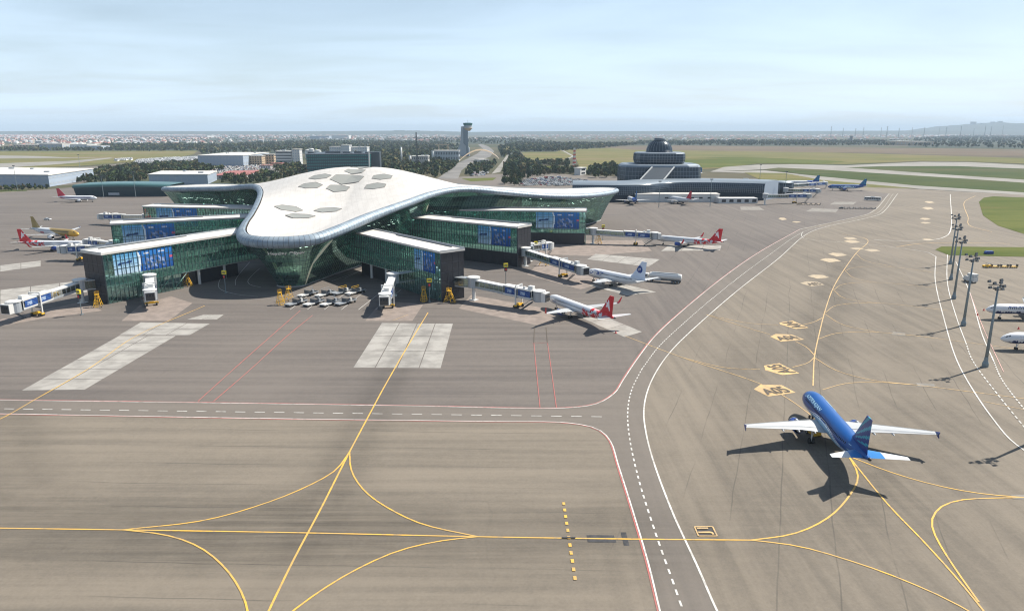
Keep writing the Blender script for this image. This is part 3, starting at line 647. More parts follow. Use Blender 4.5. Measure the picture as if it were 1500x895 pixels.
for i0 in list(range(6, NR, 20)):
    d = 7 if (i0 // 20) % 2 == 0 else -7
    a = fac(.02, .8)[i0]; top = fac(.97, .8)[(i0 + d) % NR]; mid = fac(.5, .8)[(i0 + d // 2) % NR]
    b = MB(); tv = np.r_[tg[i0] * 1.7, 0]; iv = np.r_[nrm[i0] * -1.0, 0]
    for k in range(2): b.grid([[a - tv, mid - tv, top - tv], [a + tv, mid + tv, top + tv]] if k == 0 else [[a + tv + iv, mid + tv + iv, top + tv + iv], [a - tv + iv, mid - tv + iv, top - tv + iv]])
    b.grid([[a + tv, mid + tv, top + tv], [a + tv + iv, mid + tv + iv, top + tv + iv]]); b.grid([[a - tv + iv, mid - tv + iv, top - tv + iv], [a - tv, mid - tv, top - tv]])
    tbuild(b, 'diagonal_column', 'column_lattice')
HEX = [(-83.4,364.3,18.3,20),(-97.7,366.5,12.2,15),(-99.1,353.2,12.4,15),(-85.4,352.4,12.4,22),(-66.9,351.5,12,28),(-65.7,364.5,11.7,28),(-81.9,376.6,11.8,20),(-80.1,388.5,14,20),(-49.5,384,10.8,40),(-99.2,316.5,13.0,12),(-82.6,319.6,13.2,18),(-91.0,305.6,13.4,16)]
# skylights: raised hexagonal plates that follow the roof
for (x, y, w, rot) in HEX:
    r = w / 2 * .96; pts = [(x + r * math.cos(R(rot + 60 * k)), y + .76 * r * math.sin(R(rot + 60 * k))) for k in range(6)]
    def pl(f, dz): return [(x + (p[0] - x) * f, y + (p[1] - y) * f, roof_z(x + (p[0] - x) * f, y + (p[1] - y) * f) + dz) for p in pts]
    b = MB(); b.grid([pl(1.0, -.4), pl(1.0, .24), pl(.97, .24), pl(.965, .16)], closed=True); fr = tbuild(b, 'skylight_frame', 'skylight_frame', roof_o)
    b = MB(); ce = (x, y, roof_z(x, y) + .2)
    q = pl(.97, .16); q2 = pl(.5, .19)
    b.grid([q, q2], closed=True)
    for k in range(6): b.add([q2[k], q2[(k + 1) % 6], ce], [(0, 1, 2)])
    sk = tbuild(b, 'skylight', 'skylight_glass', roof_o)
# lettering on the nose
uv, fc, asp = text_mesh('Heydər Əliyev', .2)
i_mid = int(np.argmin(np.hypot(ring[:, 0] + 83.0, ring[:, 1] - 255.3))); b = MB(); LW = 16.0
def nose_pt(u, v):
    s_ = (u - .5) * LW / (np.linalg.norm(ring[1, :2] - ring[0, :2])); i = i_mid + s_; k = int(math.floor(i)); f = i - k
    a_ = fac(.80 + v * .10, -.3); return a_[k % NR] * (1 - f) + a_[(k + 1) % NR] * f
b.v = [tuple(nose_pt(u, v)) for u, v in uv]; b.f = fc; b.m = [0] * len(fc)
tbuild(b, 'sign_lettering', 'title_white')

# ------------------------------------------------------------------ piers
def art(nu, nv, seed=0):
    """colours of the blue advertising print, u 0..1 along, v 0..1 up"""
    rnd = random.Random(seed); out = []; blobs = [(rnd.uniform(.45, .85), rnd.uniform(.15, .6), rnd.uniform(.02, .05)) for _ in range(16)]
    for j in range(nv):
        for i in range(nu):
            u, v = (i + .5) / nu, (j + .5) / nv
            c = np.array((.01, .07, .30)) * (1 - v) + np.array((.03, .22, .62)) * v
            bx = .36 + .05 * math.sin(v * 3.0)
            if u < bx:          # bright window wall on the left
                c = np.array((.10, .42, .75)) * v + np.array((.55, .72, .85)) * (1 - v)
                if (u * 28) % 1 < .16 or (v * 7) % 1 < .16: c = c * .55
                if abs(v - (.52 + .25 * (u - .1))) < .045 and .06 < u < .3: c = np.array((.01, .05, .18))
            elif u < bx + .035: c = np.array((.75, .85, .92))
            elif u < bx + .1 and (u - bx) * 9 + v < .55: c = np.array((.5, .65, .85)) if int((u * 60 + v * 10)) % 2 else c
            if .5 < u < .86 and .12 < v < .66 and (v - .12) < .75 - abs(u - .64) * 1.6:
                if math.sin(u * 61 + v * 21) + math.sin(v * 17 - u * 23) > -.2: c = np.array((.26, .36, .62)) * (.8 + .4 * math.sin(u * 37 + v * 8))
            if .50 < u < .60 and .82 < v < .90: c = np.array((.7, .75, .85))
            if .75 < u < .86 and .80 < v < .88: c = np.array((.55, .65, .85))
            if u > .9 and .45 < v < .58: c = np.array((.6, .12, .2)) if u > .93 else c
            out.append(tuple(c * .9))
    return out
def panel_grid(b, o, du, dv, nu, nv):
    o, du, dv = np.array(o, float), np.array(du, float), np.array(dv, float)
    b.grid([[o + du * (i / nu) + dv * (j / nv) for i in range(nu + 1)] for j in range(nv + 1)])
def pier(name, label, end, root, W, side, mixed, poster, endglass=False, H=17.8, inside=14.0, group='boarding piers of the terminal'):
    """end: outer near corner, root: where the near face meets the facade, side: +1 when the far face lies to the left of end>root"""
    end, root = np.array(end, float), np.array(root, float); L0 = np.linalg.norm(root - end); d = (root - end) / L0; L = L0 + inside
    n = np.array((-d[1], d[0])) * side; an = math.atan2(d[1], d[0])
    t = empty(name, (*end, 0), an, label, 'pier', group)      # local: x inwards, y*side towards the far face
    S = side
    ZB = 6.0; xs = 0.42 * L if mixed else 0.0
    step = 1.55; nx = int(L / step)
    for y in (0.0, W * S):
        b = MB(); g = MB(); sgn = -1 if y == 0 else 1
        if mixed: b.quad((0.05, y, .05), (xs, y, .05), (xs, y, H - .7), (.05, y, H - .7)); b.quad((xs, y, ZB), (L, y, ZB), (L, y, H - .7), (xs, y, H - .7))
        else: b.quad((0.05, y, ZB), (L, y, ZB), (L, y, H - .7), (.05, y, H - .7))
        b.build('glazing', 'clear_green_glass', t)
        for k in range(nx + 1):
            x = .1 + k * step; z0 = .05 if (mixed and x < xs) else ZB
            if x > L: break
            g.box((x, y + S * sgn * .10, (z0 + H - .7) / 2), (.12, .22, H - .7 - z0))
        for z in ((.15, 2.9, 5.8, 8.6, 11.5, 14.4, H - .8)):
            x0 = 0 if z > ZB else 0
            x1 = L if z >= ZB else xs
            if x1 - x0 > 1: g.box(((x0 + x1) / 2, y + S * sgn * .06, z), (x1 - x0, .12, .13))
        g.build('mullion', 'mullion', t, kind='stuff')
    b = MB(); b.box((L / 2 - .3, W * S / 2, H - .35), (L + .6, W + .9, .7)); ro = b.build('roof', 'white_flat_roof', t)
    b = MB(); b.box((L / 2 - .3, W * S + S * .3, H + .25), (L + .6, .3, .5)); b.box((-.45, W * S / 2, H + .12), (.3, W + .9, .24)); b.build('parapet', 'grey_steel', ro)
    b = MB(); b.box((1.2 + L * .3, W * S * .86, H + .16), (L * .5, .5, .3)); b.build('roof_rail', 'dark_steel', ro)
    # floors, truss and inner partition
    for z in ((5.9, 11.6)):
        b = MB(); b.box((L / 2, W * S / 2, z), (L - .3, W - .5, .45)); b.build('floor_slab', 'slab_edge', t)
    b = MB(); m = int(L / 6.2)
    for k in range(m):
        x = 1 + k * 6.2
        for y in (.5 * S, (W - .5) * S):
            b.bar((x, y, 6.2), (x + 3.1, y, 11.4), .2); b.bar((x + 3.1, y, 11.4), (x + 6.2, y, 6.2), .2); b.bar((x, y, 11.8), (x, y, H - .8), .3)
            b.bar((x + 3.1, y, 11.8), (x, y, H - .8), .2); b.bar((x + 3.1, y, 11.8), (x + 6.2, y, H - .8), .2)
            if mixed and x < xs - 3: b.bar((x, y, 0), (x, y, 6), .35); b.bar((x, y, .2), (x + 6.2, y, 5.6), .22)
    b.build('truss', 'truss_green', t, kind='stuff')
    b = MB(); rl_ = random.Random(int(L * 10))
    for k in range(int(L / 2.2)):
        for z in (11.2, H - 1.0):
            for y in (2.5, W / 2, W - 2.5):
                if rl_.random() < .4: b.box((1.5 + k * 2.2, y * S, z), (1.3, .3, .1))
    b.build('ceiling_lamp', 'ceiling_lamp', t, kind='stuff')
    if not mixed:
        b = MB(); b.box((L / 2 + .1, W * S / 2, ZB / 2), (L - .4, W - .3, ZB - .02)); bw = b.build('base_wall', 'black_cladding', t)
        for k in range(int(L / 3.2)):
            q = MB(); q.box((2.2 + k * 3.2, .02 * S, ZB / 2), (3.05, .16, ZB - .3)); q.build('cladding_panel', 'black_cladding', bw)
    else:
        b = MB(); b.box((xs + (L - xs) * .42, W * S / 2 + S * .8, ZB / 2), ((L - xs) * .5, W - 2.4, ZB - .1)); b.build('base_wall', 'black_cladding', t)
        for x in (xs + 8, xs + 20):
            b = MB(); b.tube((x, 1.2 * S, 0), (x, 1.2 * S, ZB), .55, n=12); b.build('column', 'white_steel', t)
    # end wall
    b = MB(); b.box((-.08, W * S / 2, (H - .7) / 2), (.2, W + .1, H - .72)); ew = b.build('end_wall', 'joint_grey' if not endglass else 'green_glass', t)
    if not endglass:
        rows, cols = 5, 4
        for r in range(rows):
            for c in range(cols):
                hh = (H - .8) / rows; ww = (W + .1) / cols
                q = MB(); q.box((-.24, (c + .5) * ww * S, .05 + (r + .5) * hh), (.14, ww - .1, hh - .14)); q.build('cladding_panel', 'black_cladding', ew)
    else:
        g = MB()
        for c in range(7): g.box((-.2, W * S * c / 6, (H - .7) / 2), (.15, .15, H - .75))
        for z in (5.8, 8.6, 11.5, 14.4): g.box((-.2, W * S / 2, z), (.15, W, .14))
        g.build('mullion', 'mullion', t, kind='stuff')
    # advertising print hung on the near face
    px0, px1, pz0, pz1 = poster; b = MB()
    if S < 0: panel_grid(b, (px1, -.05 * S, pz0), (px0 - px1, 0, 0), (0, 0, pz1 - pz0), 64, 26); cc = art(64, 26)
    else: panel_grid(b, (px0, -.05 * S, pz0), (px1 - px0, 0, 0), (0, 0, pz1 - pz0), 64, 26); cc = art(64, 26)
    b.c = cc; b.build('advertising_print', 'print', t)
    return t
pier('boarding_pier', 'glass pier with black end wall beside the scattered dollies', (-24.7, 242.4), (-66.1, 292.7), 9.5, -1, True, (3.4, 17.2, 9.3, 16.6), inside=12)
pier('boarding_pier', 'glass pier on a black base bridged to the jet with a round blue emblem', (2.3, 307.4), (-50.4, 345), 10.0, -1, False, (3.6, 22.0, 8.6, 16.7), inside=14)
pier('boarding_pier', 'glass-ended pier on a black base below the right wing of the terminal', (38.5, 371.0), (-36.9, 378), 10.0, -1, False, (3.4, 26.0, 8.2, 16.8), endglass=True, inside=16)
pier('boarding_pier', 'glass pier with black end wall and ground-level glazing beside the folded yellow stairs', (-139.5, 238.6), (-111, 289.4), 11.0, 1, True, (3.6, 26.5, 9.2, 16.6), inside=12)
pier('boarding_pier', 'dark glass pier behind the red-tailed jet, middle one of its row', (-180.1, 318.5), (-129.9, 343.3), 10.0, 1, False, (4.0, 25.5, 7.5, 16.5), endglass=True, inside=12)
pier('boarding_pier', 'glass pier beside the left wing of the terminal, longest print on it', (-204.2, 394.9), (-143.1, 384.8), 10.0, 1, False, (7.5, 32.0, 7.0, 16.9), endglass=True, inside=12)
# ================================================================== aircraft
# local frame: x forward with the nose at x = 0, y to port, z up, wheels on z = 0
def fus_shape(L, Rr, zc, s, big=False):
    """radius and centre height of the fuselage at distance s behind the nose"""
    ln, lt = 2.9 * Rr, .36 * L
    if s < ln:
        u = 1 - s / ln; r = Rr * max(1 - u ** 2.1, 0.0) ** .62; c = zc - Rr * .22 * u ** 1.6
    elif s > L - lt:
        u = (s - (L - lt)) / lt; r = Rr * (1 - .93 * u ** 1.75); c = zc + (Rr - r) * .62
    else: r, c = Rr, zc
    return max(r, .05), c
def wing_sec(chord, thick, n=7):
    """closed airfoil, x back from leading edge, returns (x, t)"""
    xs = [.5 * (1 - math.cos(math.pi * i / n)) for i in range(n + 1)]
    th = [thick * 5 * (.2969 * math.sqrt(x) - .126 * x - .3516 * x * x + .2843 * x ** 3 - .1036 * x ** 4) for x in xs]
    up = [(x * chord, t * chord * 1.15) for x, t in zip(xs, th)]; lo = [(x * chord, -t * chord * .75) for x, t in zip(xs, th)][1:-1][::-1]
    return up + lo
def lift(secs, m=0, vertical=False, colfn=None):
    """secs: (le_x, span, height, chord, thick) ; span along y (or z when vertical)"""
    b = MB(); rows = []; mid = []
    for (x, y, z, c, t) in secs:
        sec = wing_sec(c, t); rows.append([(x - p[0], p[1] + y, z) if vertical else (x - p[0], y, z + p[1]) for p in sec])
    n = len(rows[0]); b.grid(rows, closed=True); b.poly([p for p in rows[-1]]); b.poly([p for p in rows[0]][::-1])
    if colfn:
        b.c = [colfn(sum(b.v[i][0] for i in f) / len(f), sum(b.v[i][1] for i in f) / len(f), sum(b.v[i][2] for i in f) / len(f)) for f in b.f]
    return b
def dense(secs, k=14):
    out = []
    for a, c in zip(secs[:-1], secs[1:]):
        for i in range(k): out.append(tuple(a[j] + (c[j] - a[j]) * i / k for j in range(5)))
    return out + [secs[-1]]
WHITE = (.64, .65, .67)
def airliner(name, label, sp, nose, heading, cat='airliner', group=None, gear=True):
    """sp: dict with L, R, zc, span, livery functions and options"""
    L, Rr, zc, span = sp['L'], sp['R'], sp['zc'], sp['span']
    t = empty(name, (nose[0], nose[1], 0), heading, label, cat, group)
    N = sp.get('n', 28); ns = sp.get('ns', 70); b = MB(); b.c = []; rows = []
    ss = [L * (0.5 * (1 - math.cos(math.pi * min(i / ns * 1.0, 1)))) * .35 + L * (i / ns) * .65 for i in range(ns + 1)]
    for s in ss:
        r, c = fus_shape(L, Rr, zc, s); rows.append([(-s, r * math.cos(2 * math.pi * k / N), c + r * math.sin(2 * math.pi * k / N)) for k in range(N)])
    b.grid(rows, closed=True); b.poly(rows[0]); b.poly(rows[-1][::-1])
    lf = sp['livery']
    for f in b.f:
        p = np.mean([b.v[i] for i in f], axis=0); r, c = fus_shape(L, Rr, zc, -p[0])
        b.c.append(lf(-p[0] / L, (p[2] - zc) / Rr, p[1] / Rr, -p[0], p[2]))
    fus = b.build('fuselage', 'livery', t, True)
    # cabin windows, doors, cockpit
    def skin(s, ang, side, out=.015):
        r, c = fus_shape(L, Rr, zc, s); return Vector((-s, side * (r + out) * math.cos(ang), c + (r + out) * math.sin(ang)))
    def patch(b, s0, s1, a0, a1, side, k=1, out=.02):
        rows_ = [[skin(s0 + (s1 - s0) * i / k, a0, side, out) for i in range(k + 1)], [skin(s0 + (s1 - s0) * i / k, a1, side, out) for i in range(k + 1)]]
        b.grid([[tuple(p) for p in r] for r in rows_])
    wz = sp.get('win', .22)
    for side in (1, -1):
        b = MB(); s = L * .16
        while s < L * .80:
            patch(b, s, s + .30, wz, wz + .42 / Rr, side); s += .56
        b.build('cabin_window_row', 'window_dark', fus)
        for sd in sp.get('doors', (.115, .82)):
            b = MB(); s0, s1 = L * sd, L * sd + .95; w = .07
            for (p0, p1, q0, q1) in ((s0, s0 + w, -.15, .62), (s1 - w, s1, -.15, .62), (s0, s1, .62 - .05, .62), (s0, s1, -.15, -.10)): patch(b, p0, p1, q0, q1, side)
            b.build('door', sp.get('door_mat', 'grey_steel'), fus)
        b = MB()
        for (s0, s1, a0, a1) in ((Rr * .62, Rr * .92, .62, .95), (Rr * .98, Rr * 1.3, .62, .95)): patch(b, s0, s1, a0, a1, side)
        patch(b, Rr * .52, Rr * .60, .74, 1.45, side); b.build('cockpit_window', 'window_dark', fus)
    # wings
    rc, tc, sweep, dih = sp.get('rootc', 6.2), sp.get('tipc', 1.5), sp.get('sweep', 25), sp.get('dih', 5.5)
    xw = sp.get('xw', .345) * L; zw = zc - Rr * .62; hs = span / 2
    tipx = -xw - (hs - Rr * .5) * math.tan(R(sweep)); tz = zw + hs * math.tan(R(dih))
    for side in (1, -1):
        ky = hs * .36; kx = -xw - (ky - Rr * .5) * math.tan(R(sweep)); kz = zw + ky * math.tan(R(dih)); kc = rc - (ky - Rr * .5) * math.tan(R(sweep)) * .98
        secs = [(-xw, side * Rr * .45, zw, rc, .13), (kx, side * ky, kz, kc, .11), (tipx, side * hs, tz, tc, .09)]
        wb = lift(secs).build('wing', sp.get('wing_mat', 'grey_wing'), t, True); wb['label'] = 'pale grey swept wing'
        # flap and slat joints, fairings
        fb = MB()
        for fy in (.22, .40, .58):
            y = hs * fy; le = -xw - (y - Rr * .5) * math.tan(R(sweep)); ch = rc + (kc - rc) * min(y / ky, 1) if y < ky else kc + (tc - kc) * (y - ky) / (hs - ky); z = zw + y * math.tan(R(dih)) - .18
            fb.lathe([(.03, 0), (.17, .5), (.2, 1.3), (.12, 2.2), (.02, 2.8)], 8, (le - ch - .75, side * y, z), 'x')
        fb.build('flap_fairing', sp.get('wing_mat', 'grey_wing'), wb)
        fb = MB()
        for (u, w) in ((.74, .05), (.06, .04)):
            A = Vector((-xw - rc * u, side * Rr, zw + .36)); B_ = Vector((kx - kc * u, side * ky, kz + .28)); C_ = Vector((tipx - tc * u, side * hs * .98, tz + .08))
            fb.bar(A, B_, w, .05); fb.bar(B_, C_, w, .05)
        fb.build('flap_joint', 'grey_steel', wb)
        wl_ = sp.get('winglet', 'fence')
        if wl_ == 'fence':
            q = MB(); q.add([(tipx + .1, side * hs, tz), (tipx - tc - .1, side * (hs + .02), tz + .6), (tipx - tc - .35, side * (hs + .02), tz + .58), (tipx - tc - .1, side * hs, tz), (tipx - tc - .3, side * (hs + .02), tz - .6), (tipx - tc - .05, side * (hs + .02), tz - .62)], [(0, 3, 2, 1), (0, 5, 4, 3)])
            q.v += [(x, y + side * .08, z) for x, y, z in q.v]; q.f += [(6, 7, 8, 9), (6, 9, 10, 11), (0, 1, 7, 6), (1, 2, 8, 7), (4, 5, 11, 10), (5, 0, 6, 11)]; q.m = [0] * len(q.f)
            q.build('wingtip_fence', sp.get('winglet_mat', 'engine_blue'), wb)
        elif wl_:
            lift([(tipx, side * hs, tz, tc, .08), (tipx - .7, side * (hs + .35), tz + .5, tc * .8, .08), (tipx - 1.7, side * (hs + .75), tz + 2.2, tc * .35, .08)]).build('winglet', sp.get('winglet_mat', 'winglet_red'), wb, True)
        # engine
        if sp.get('engine', 'wing') == 'wing':
            ey = sp.get('ey', .335) * hs; er = sp.get('er', 1.05); el = sp.get('el', 3.6); ex = -xw - (ey - Rr * .5) * math.tan(R(sweep)) + el * .62; ez = zw + ey * math.tan(R(dih)) - er * 1.18
            q = MB(); q.lathe([(er * .82, el * .03), (er * .93, el * .0), (er * .97, -.05 * el), (er, -.25 * el), (er * .97, -.55 * el), (er * .78, -.9 * el), (er * .72, -.9 * el)], 22, (ex, side * ey, ez), 'x', caps=False)
            en = q.build('engine', sp.get('engine_mat', 'engine_blue'), t, True)
            q = MB(); q.lathe([(er * .80, -.02), (er * .9, .10), (er * .985, .02), (er * 1.0, -.2)], 22, (ex, side * ey, ez), 'x', caps=False); q.build('intake_lip', 'engine_metal', en, True)
            q = MB(); q.lathe([(er * .84, 0), (.02, .02)], 22, (ex - .45, side * ey, ez), 'x'); q.lathe([(.26, 0), (.02, .42)], 10, (ex - .44, side * ey, ez), 'x'); q.build('fan', 'fan_dark', en)
            q = MB(); q.lathe([(er * .6, 0), (er * .32, -.9), (.05, -1.3)], 16, (ex - el * .82, side * ey, ez), 'x'); q.build('exhaust_cone', 'engine_metal', en, True)
            q = MB(); q.add([(ex - el * .12, side * ey - .16, ez + er * .9), (ex - el * 1.0, side * ey - .16, ez + er * .55), (ex - el * 1.1, side * ey - .16, ez + er * 1.35), (ex - el * .4, side * ey - .16, ez + er * 1.3)], [(0, 1, 2, 3)])
            q.v += [(x, y + .32, z) for x, y, z in q.v]; q.f += [(4, 7, 6, 5), (0, 3, 7, 4), (3, 2, 6, 7), (0, 4, 5, 1), (1, 5, 6, 2)]; q.m = [0] * 6; q.build('pylon', sp.get('wing_mat', 'grey_wing'), en)
        else:
            ey = Rr + .95; q = MB(); q.lathe([(.5, .1), (.62, 0), (.72, -.6), (.7, -2.2), (.45, -3.4), (.3, -3.5)], 18, (-L * .72, side * ey, zc + Rr * .45), 'x'); q.box((-L * .72 - 1.6, side * (Rr + .2), zc + Rr * .42), (1.8, .9, .18)); q.build('engine', sp.get('engine_mat', 'engine_white'), t, True)
        # tailplane
        th = sp.get('tail_span', span * .365) / 2; thc = sp.get('hrc', 3.4); ttail = sp.get('ttail', False)
        hx = -L + thc + 1.0 if not ttail else -L + 1.6; hz = zc + Rr * .45 if not ttail else zc + Rr + sp.get('fin_h', 6.0) - .15
        cf = sp.get('stab_col'); y0 = Rr * .3 if not ttail else .05
        sec = [(hx, side * y0, hz, thc, .1), (hx - th * math.tan(R(31)), side * th, hz + th * .1 * (0 if ttail else 1), thc * .36, .09)]
        if cf: o = lift(dense(sec, 8), colfn=lambda x, y, z: cf(abs(y) / th)).build('tailplane', 'livery', t)
        else: o = lift(sec).build('tailplane', sp.get('wing_mat', 'grey_wing'), t, True)
    # fin
    fh = sp.get('fin_h', 6.0); fc = sp.get('fin_c', 5.6); fx = -L + fc + 1.15; fz = zc + Rr * .82; tipc_ = fc * .38
    sw = sp.get('fin_sweep', 38)
    sec = [(fx + 1.4, 0, fz - .25, fc + 1.5, .07), (fx, 0, fz + .9, fc, .09), (fx - (fh - .9) * math.tan(R(sw)), 0, fz + fh, tipc_, .09)]
    ff = sp['fin']
    def fcol(x, y, z):
        v = (z - fz) / fh; le = fx - max(z - fz - .9, 0) * math.tan(R(sw)); ch = fc + (tipc_ - fc) * max(v - .15, 0) / .85; return ff((le - x) / ch, v, x - fx, z - fz)
    b = MB(); rows = []
    for (x, y, z, c, th_) in dense(sec, 16):
        nn = 22; rows.append([(x - c * i / nn, 0, z) for i in range(nn + 1)]); rows[-1] = [(p[0], max(.02, th_ * c * 5 * (.2969 * math.sqrt(i / nn) - .126 * i / nn - .3516 * (i / nn) ** 2 + .2843 * (i / nn) ** 3 - .1036 * (i / nn) ** 4)), p[2]) for i, p in enumerate(rows[-1])]
    b.grid(rows); b.grid([[(p[0], -p[1], p[2]) for p in r] for r in rows], flip=True)
    b.grid([rows[-1], [(p[0], -p[1], p[2]) for p in rows[-1]]]); b.grid([[r[-1] for r in rows], [(r[-1][0], -r[-1][1], r[-1][2]) for r in rows]])
    b.c = [fcol(*np.mean([b.v[i] for i in f], axis=0)) for f in b.f]; fin = b.build('tail_fin', 'livery', t)
    q = MB(); q.lathe([(.30, 0), (.22, -.35), (.1, -.4)], 12, (-L + .05, 0, fus_shape(L, Rr, zc, L)[1]), 'x'); q.build('tail_exhaust', 'fan_dark', fus)
    # belly fairing
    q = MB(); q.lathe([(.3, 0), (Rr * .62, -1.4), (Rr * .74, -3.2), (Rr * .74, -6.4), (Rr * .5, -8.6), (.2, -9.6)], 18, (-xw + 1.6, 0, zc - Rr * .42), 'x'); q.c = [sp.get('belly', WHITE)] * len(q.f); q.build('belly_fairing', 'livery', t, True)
    if gear:
        gx = -xw - rc * .78
        for (x, y, r, wdt, nm) in ((-L * .125, 0, .36, .22, 'nose_gear'), (gx, sp.get('track', 3.8), .56, .38, 'main_gear'), (gx, -sp.get('track', 3.8), .56, .38, 'main_gear')):
            q = MB(); q.tube((x, y, r), (x, y, zc - Rr * .6), .13, n=8); q.bar((x, y, r + .4), (x - .9, y, zc - Rr * .7), .1); g = q.build(nm, 'white_steel', t)
            for dy in (-.33, .33):
                q = MB(); q.tube((x, y + dy - wdt / 2, r), (x, y + dy + wdt / 2, r), r, n=14); q.build('wheel', 'rubber', g)
    return t, fus, fin, skin
def title(txt, s0, length, ang0, height, side, skin, parent, m, Rr, name='lettering'):
    uv, f, asp = text_mesh(txt, .15); b = MB()
    for u, v in uv:
        s = s0 + (u if side > 0 else 1 - u) * length; b.v.append(tuple(skin(s, ang0 + v * height / Rr, side, .03)))
    b.f = f; b.m = [0] * len(f); return b.build(name, m, parent)

# --- liveries
BLUE, DEEP, SKY = (.002, .075, .285), (.004, .035, .18), (.32, .56, .76)
def liv_azal(t, h, y, s, z):
    lim = -.44 + .66 * math.sin(min(max((t - .22) / .55, 0), 1) * math.pi) ** 1.2 if t < .8 else -.75
    if t < .12: lim = -.42 - .3 * (.12 - t) / .12
    if h > lim + .16: return BLUE if h > lim + .5 else DEEP if h < lim + .22 else (.003, .05, .22)
    if h > lim + .09: return (.75, .8, .84)
    if h > lim: return (.03, .12, .38)
    if h > lim - .10 and t > .15: return (.62, .76, .86)
    return (.20, .36, .52) if h > -.85 else (.42, .50, .58)
def fin_azal(u, v, x, z):
    a = math.atan2(z + .2, -(x - 1.6)); k = a * 5.6
    return (.02, .28, .40) if (k % 1.0) < .36 and v > .10 and -x > 1.2 else (.006, .036, .20)
def flowers(seed, n, s0, s1, z0, z1):
    rnd = random.Random(seed); return [(rnd.uniform(s0, s1), rnd.uniform(z0, z1), rnd.uniform(.35, .75)) for _ in range(n)]
FLW = flowers(4, 80, 21.5, 33.5, 1.9, 5.2); RED = (.62, .02, .03)
def liv_buta(t, h, y, s, z):
    if t > .58:
        for (fs, fz, fr) in FLW:
            d = math.hypot(s - fs, z - fz)
            if d < fr * (.8 + .2 * math.sin(5 * math.atan2(z - fz, s - fs))) and (s > 25.5 or fz < 3.9):
                return RED if d > fr * .28 else (.75, .12, .1) if int(fs * 10) % 3 else (.85, .55, .5)
        if t > .86: return RED if h > -.2 else (.55, .57, .6)
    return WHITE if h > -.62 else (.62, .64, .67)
def fin_buta(u, v, x, z):
    # white bird: body and two raised wings
    bx, bz = x + 3.35, z - 2.75
    for (cx, cz, a, rx, rz) in ((0, 0, .9, .42, 1.25), (.55, .75, .35, .25, .95), (-.25, .95, 1.25, .25, .85), (.55, -.25, -.2, .2, .6), (-.45, -1.0, 1.0, .22, .6)):
        dx, dz = bx - cx, bz - cz; p = dx * math.cos(a) + dz * math.sin(a); q = -dx * math.sin(a) + dz * math.cos(a)
        if (p / rz) ** 2 + (q / rx) ** 2 < 1: return (.85, .80, .80)
    return RED if v > .04 else (.7, .05, .06)
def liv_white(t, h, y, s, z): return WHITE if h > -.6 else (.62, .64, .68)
def fin_utair(u, v, x, z):
    d = math.hypot(x + 3.45, z - 3.2)
    return (.01, .05, .24) if d < 1.35 else (.62, .70, .82)
def liv_gold(t, h, y, s, z):
    lim = -1.2 + 2.4 * max(0, (t - .22) / .38) ** 1.1
    if t < .14 and h < .1 + .6 * (t / .14): return (.66, .38, .05)
    if h > lim: return (.30, .20, .055)
    if h > lim - .16: return (.55, .45, .3)
    if .66 < t < .74 and -.35 < h < .1: return (.5, .1, .12)
    return WHITE
def fin_gold(u, v, x, z): return (.33, .23, .07) if (u + .5 * v) > .35 else (.42, .30, .12)
def liv_redtail(t, h, y, s, z):
    if h > .1 - .0 and h < .36 and t > .12: return (.12, .10, .22)
    if t > .70 and h < .1 and h > .5 - (t - .55) * 2: return (.55, .03, .05)
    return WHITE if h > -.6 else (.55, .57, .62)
def fin_red(u, v, x, z): return (.55, .02, .05) if v < .8 or u < .6 else (.42, .02, .05)
def liv_bluetail(t, h, y, s, z): return (.02, .10, .42) if t > .72 - h * .1 else WHITE
def liv_rj(t, h, y, s, z):
    k = math.sin(s * 2.3 + math.sin(s * 5.1)) * .22
    if h < -.42 + k and t > .05 and h > -.92: return (.015, .03, .11)
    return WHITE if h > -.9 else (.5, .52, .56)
def fin_blue(u, v, x, z): return (.02, .10, .40) if ((u + v * .5) * 4) % 1 < .7 else (.05, .35, .5)
A319 = dict(L=33.84, R=2.0, zc=4.0, span=34.1, rootc=6.6, tipc=1.55, livery=liv_azal, fin=fin_azal, n=96, ns=260, winglet='fence', engine_mat='engine_blue', tail_span=12.45, fin_h=6.1, fin_c=5.9, stab_col=lambda f: (.03, .20, .50) if f < .42 else (.56, .57, .58), belly=(.3, .42, .55), door_mat='light_blue_paint', wing_mat='grey_wing', win=.30, er=1.1, el=3.9)
E190 = dict(L=36.2, R=1.58, zc=3.35, span=27.5, rootc=5.4, tipc=1.3, livery=liv_buta, fin=fin_buta, winglet='blend', winglet_mat='winglet_red', engine_mat='engine_blue', tail_span=12.0, fin_h=5.9, fin_c=5.3, xw=.36, er=.92, el=3.3, track=2.95, n=56, ns=220, win=.2)
B735 = dict(L=31.0, R=1.9, zc=3.45, span=28.9, rootc=6.2, tipc=1.5, livery=liv_white, fin=fin_utair, winglet=None, engine_mat='engine_white', tail_span=12.7, fin_h=6.3, fin_c=6.0, er=.95, el=3.4, track=2.6, ey=.32, win=.25)
A320 = dict(A319, L=37.57, livery=liv_gold, fin=fin_gold, engine_mat='engine_white', stab_col=None, n=28, ns=80, door_mat='grey_steel', belly=WHITE)
jet, fus, fin, skin = airliner('airliner', 'blue jet with striped teal tail fin and pale wings taxiing alone on the apron', A319, (62.6, 142.1), R(84.5))
for sd in (1, -1): title('AZERBAIJAN', 4.6, 8.6, .50, .95, sd, skin, fus, 'light_blue_paint', 2.0)
jet, fus, fin, skin = airliner('airliner', 'white jet with red flowers and red bird tail beside the red stand lines', E190, (12.6, 235.2), R(119.5))
for sd in (1, -1): title('buta', 4.6, 2.4, -.30, .7, sd, skin, fus, 'title_blue', 1.58)
jet, fus, fin, skin = airliner('airliner', 'white jet with a round blue emblem on its tail beside the fuel truck', B735, (30.0, 280.2), R(130))
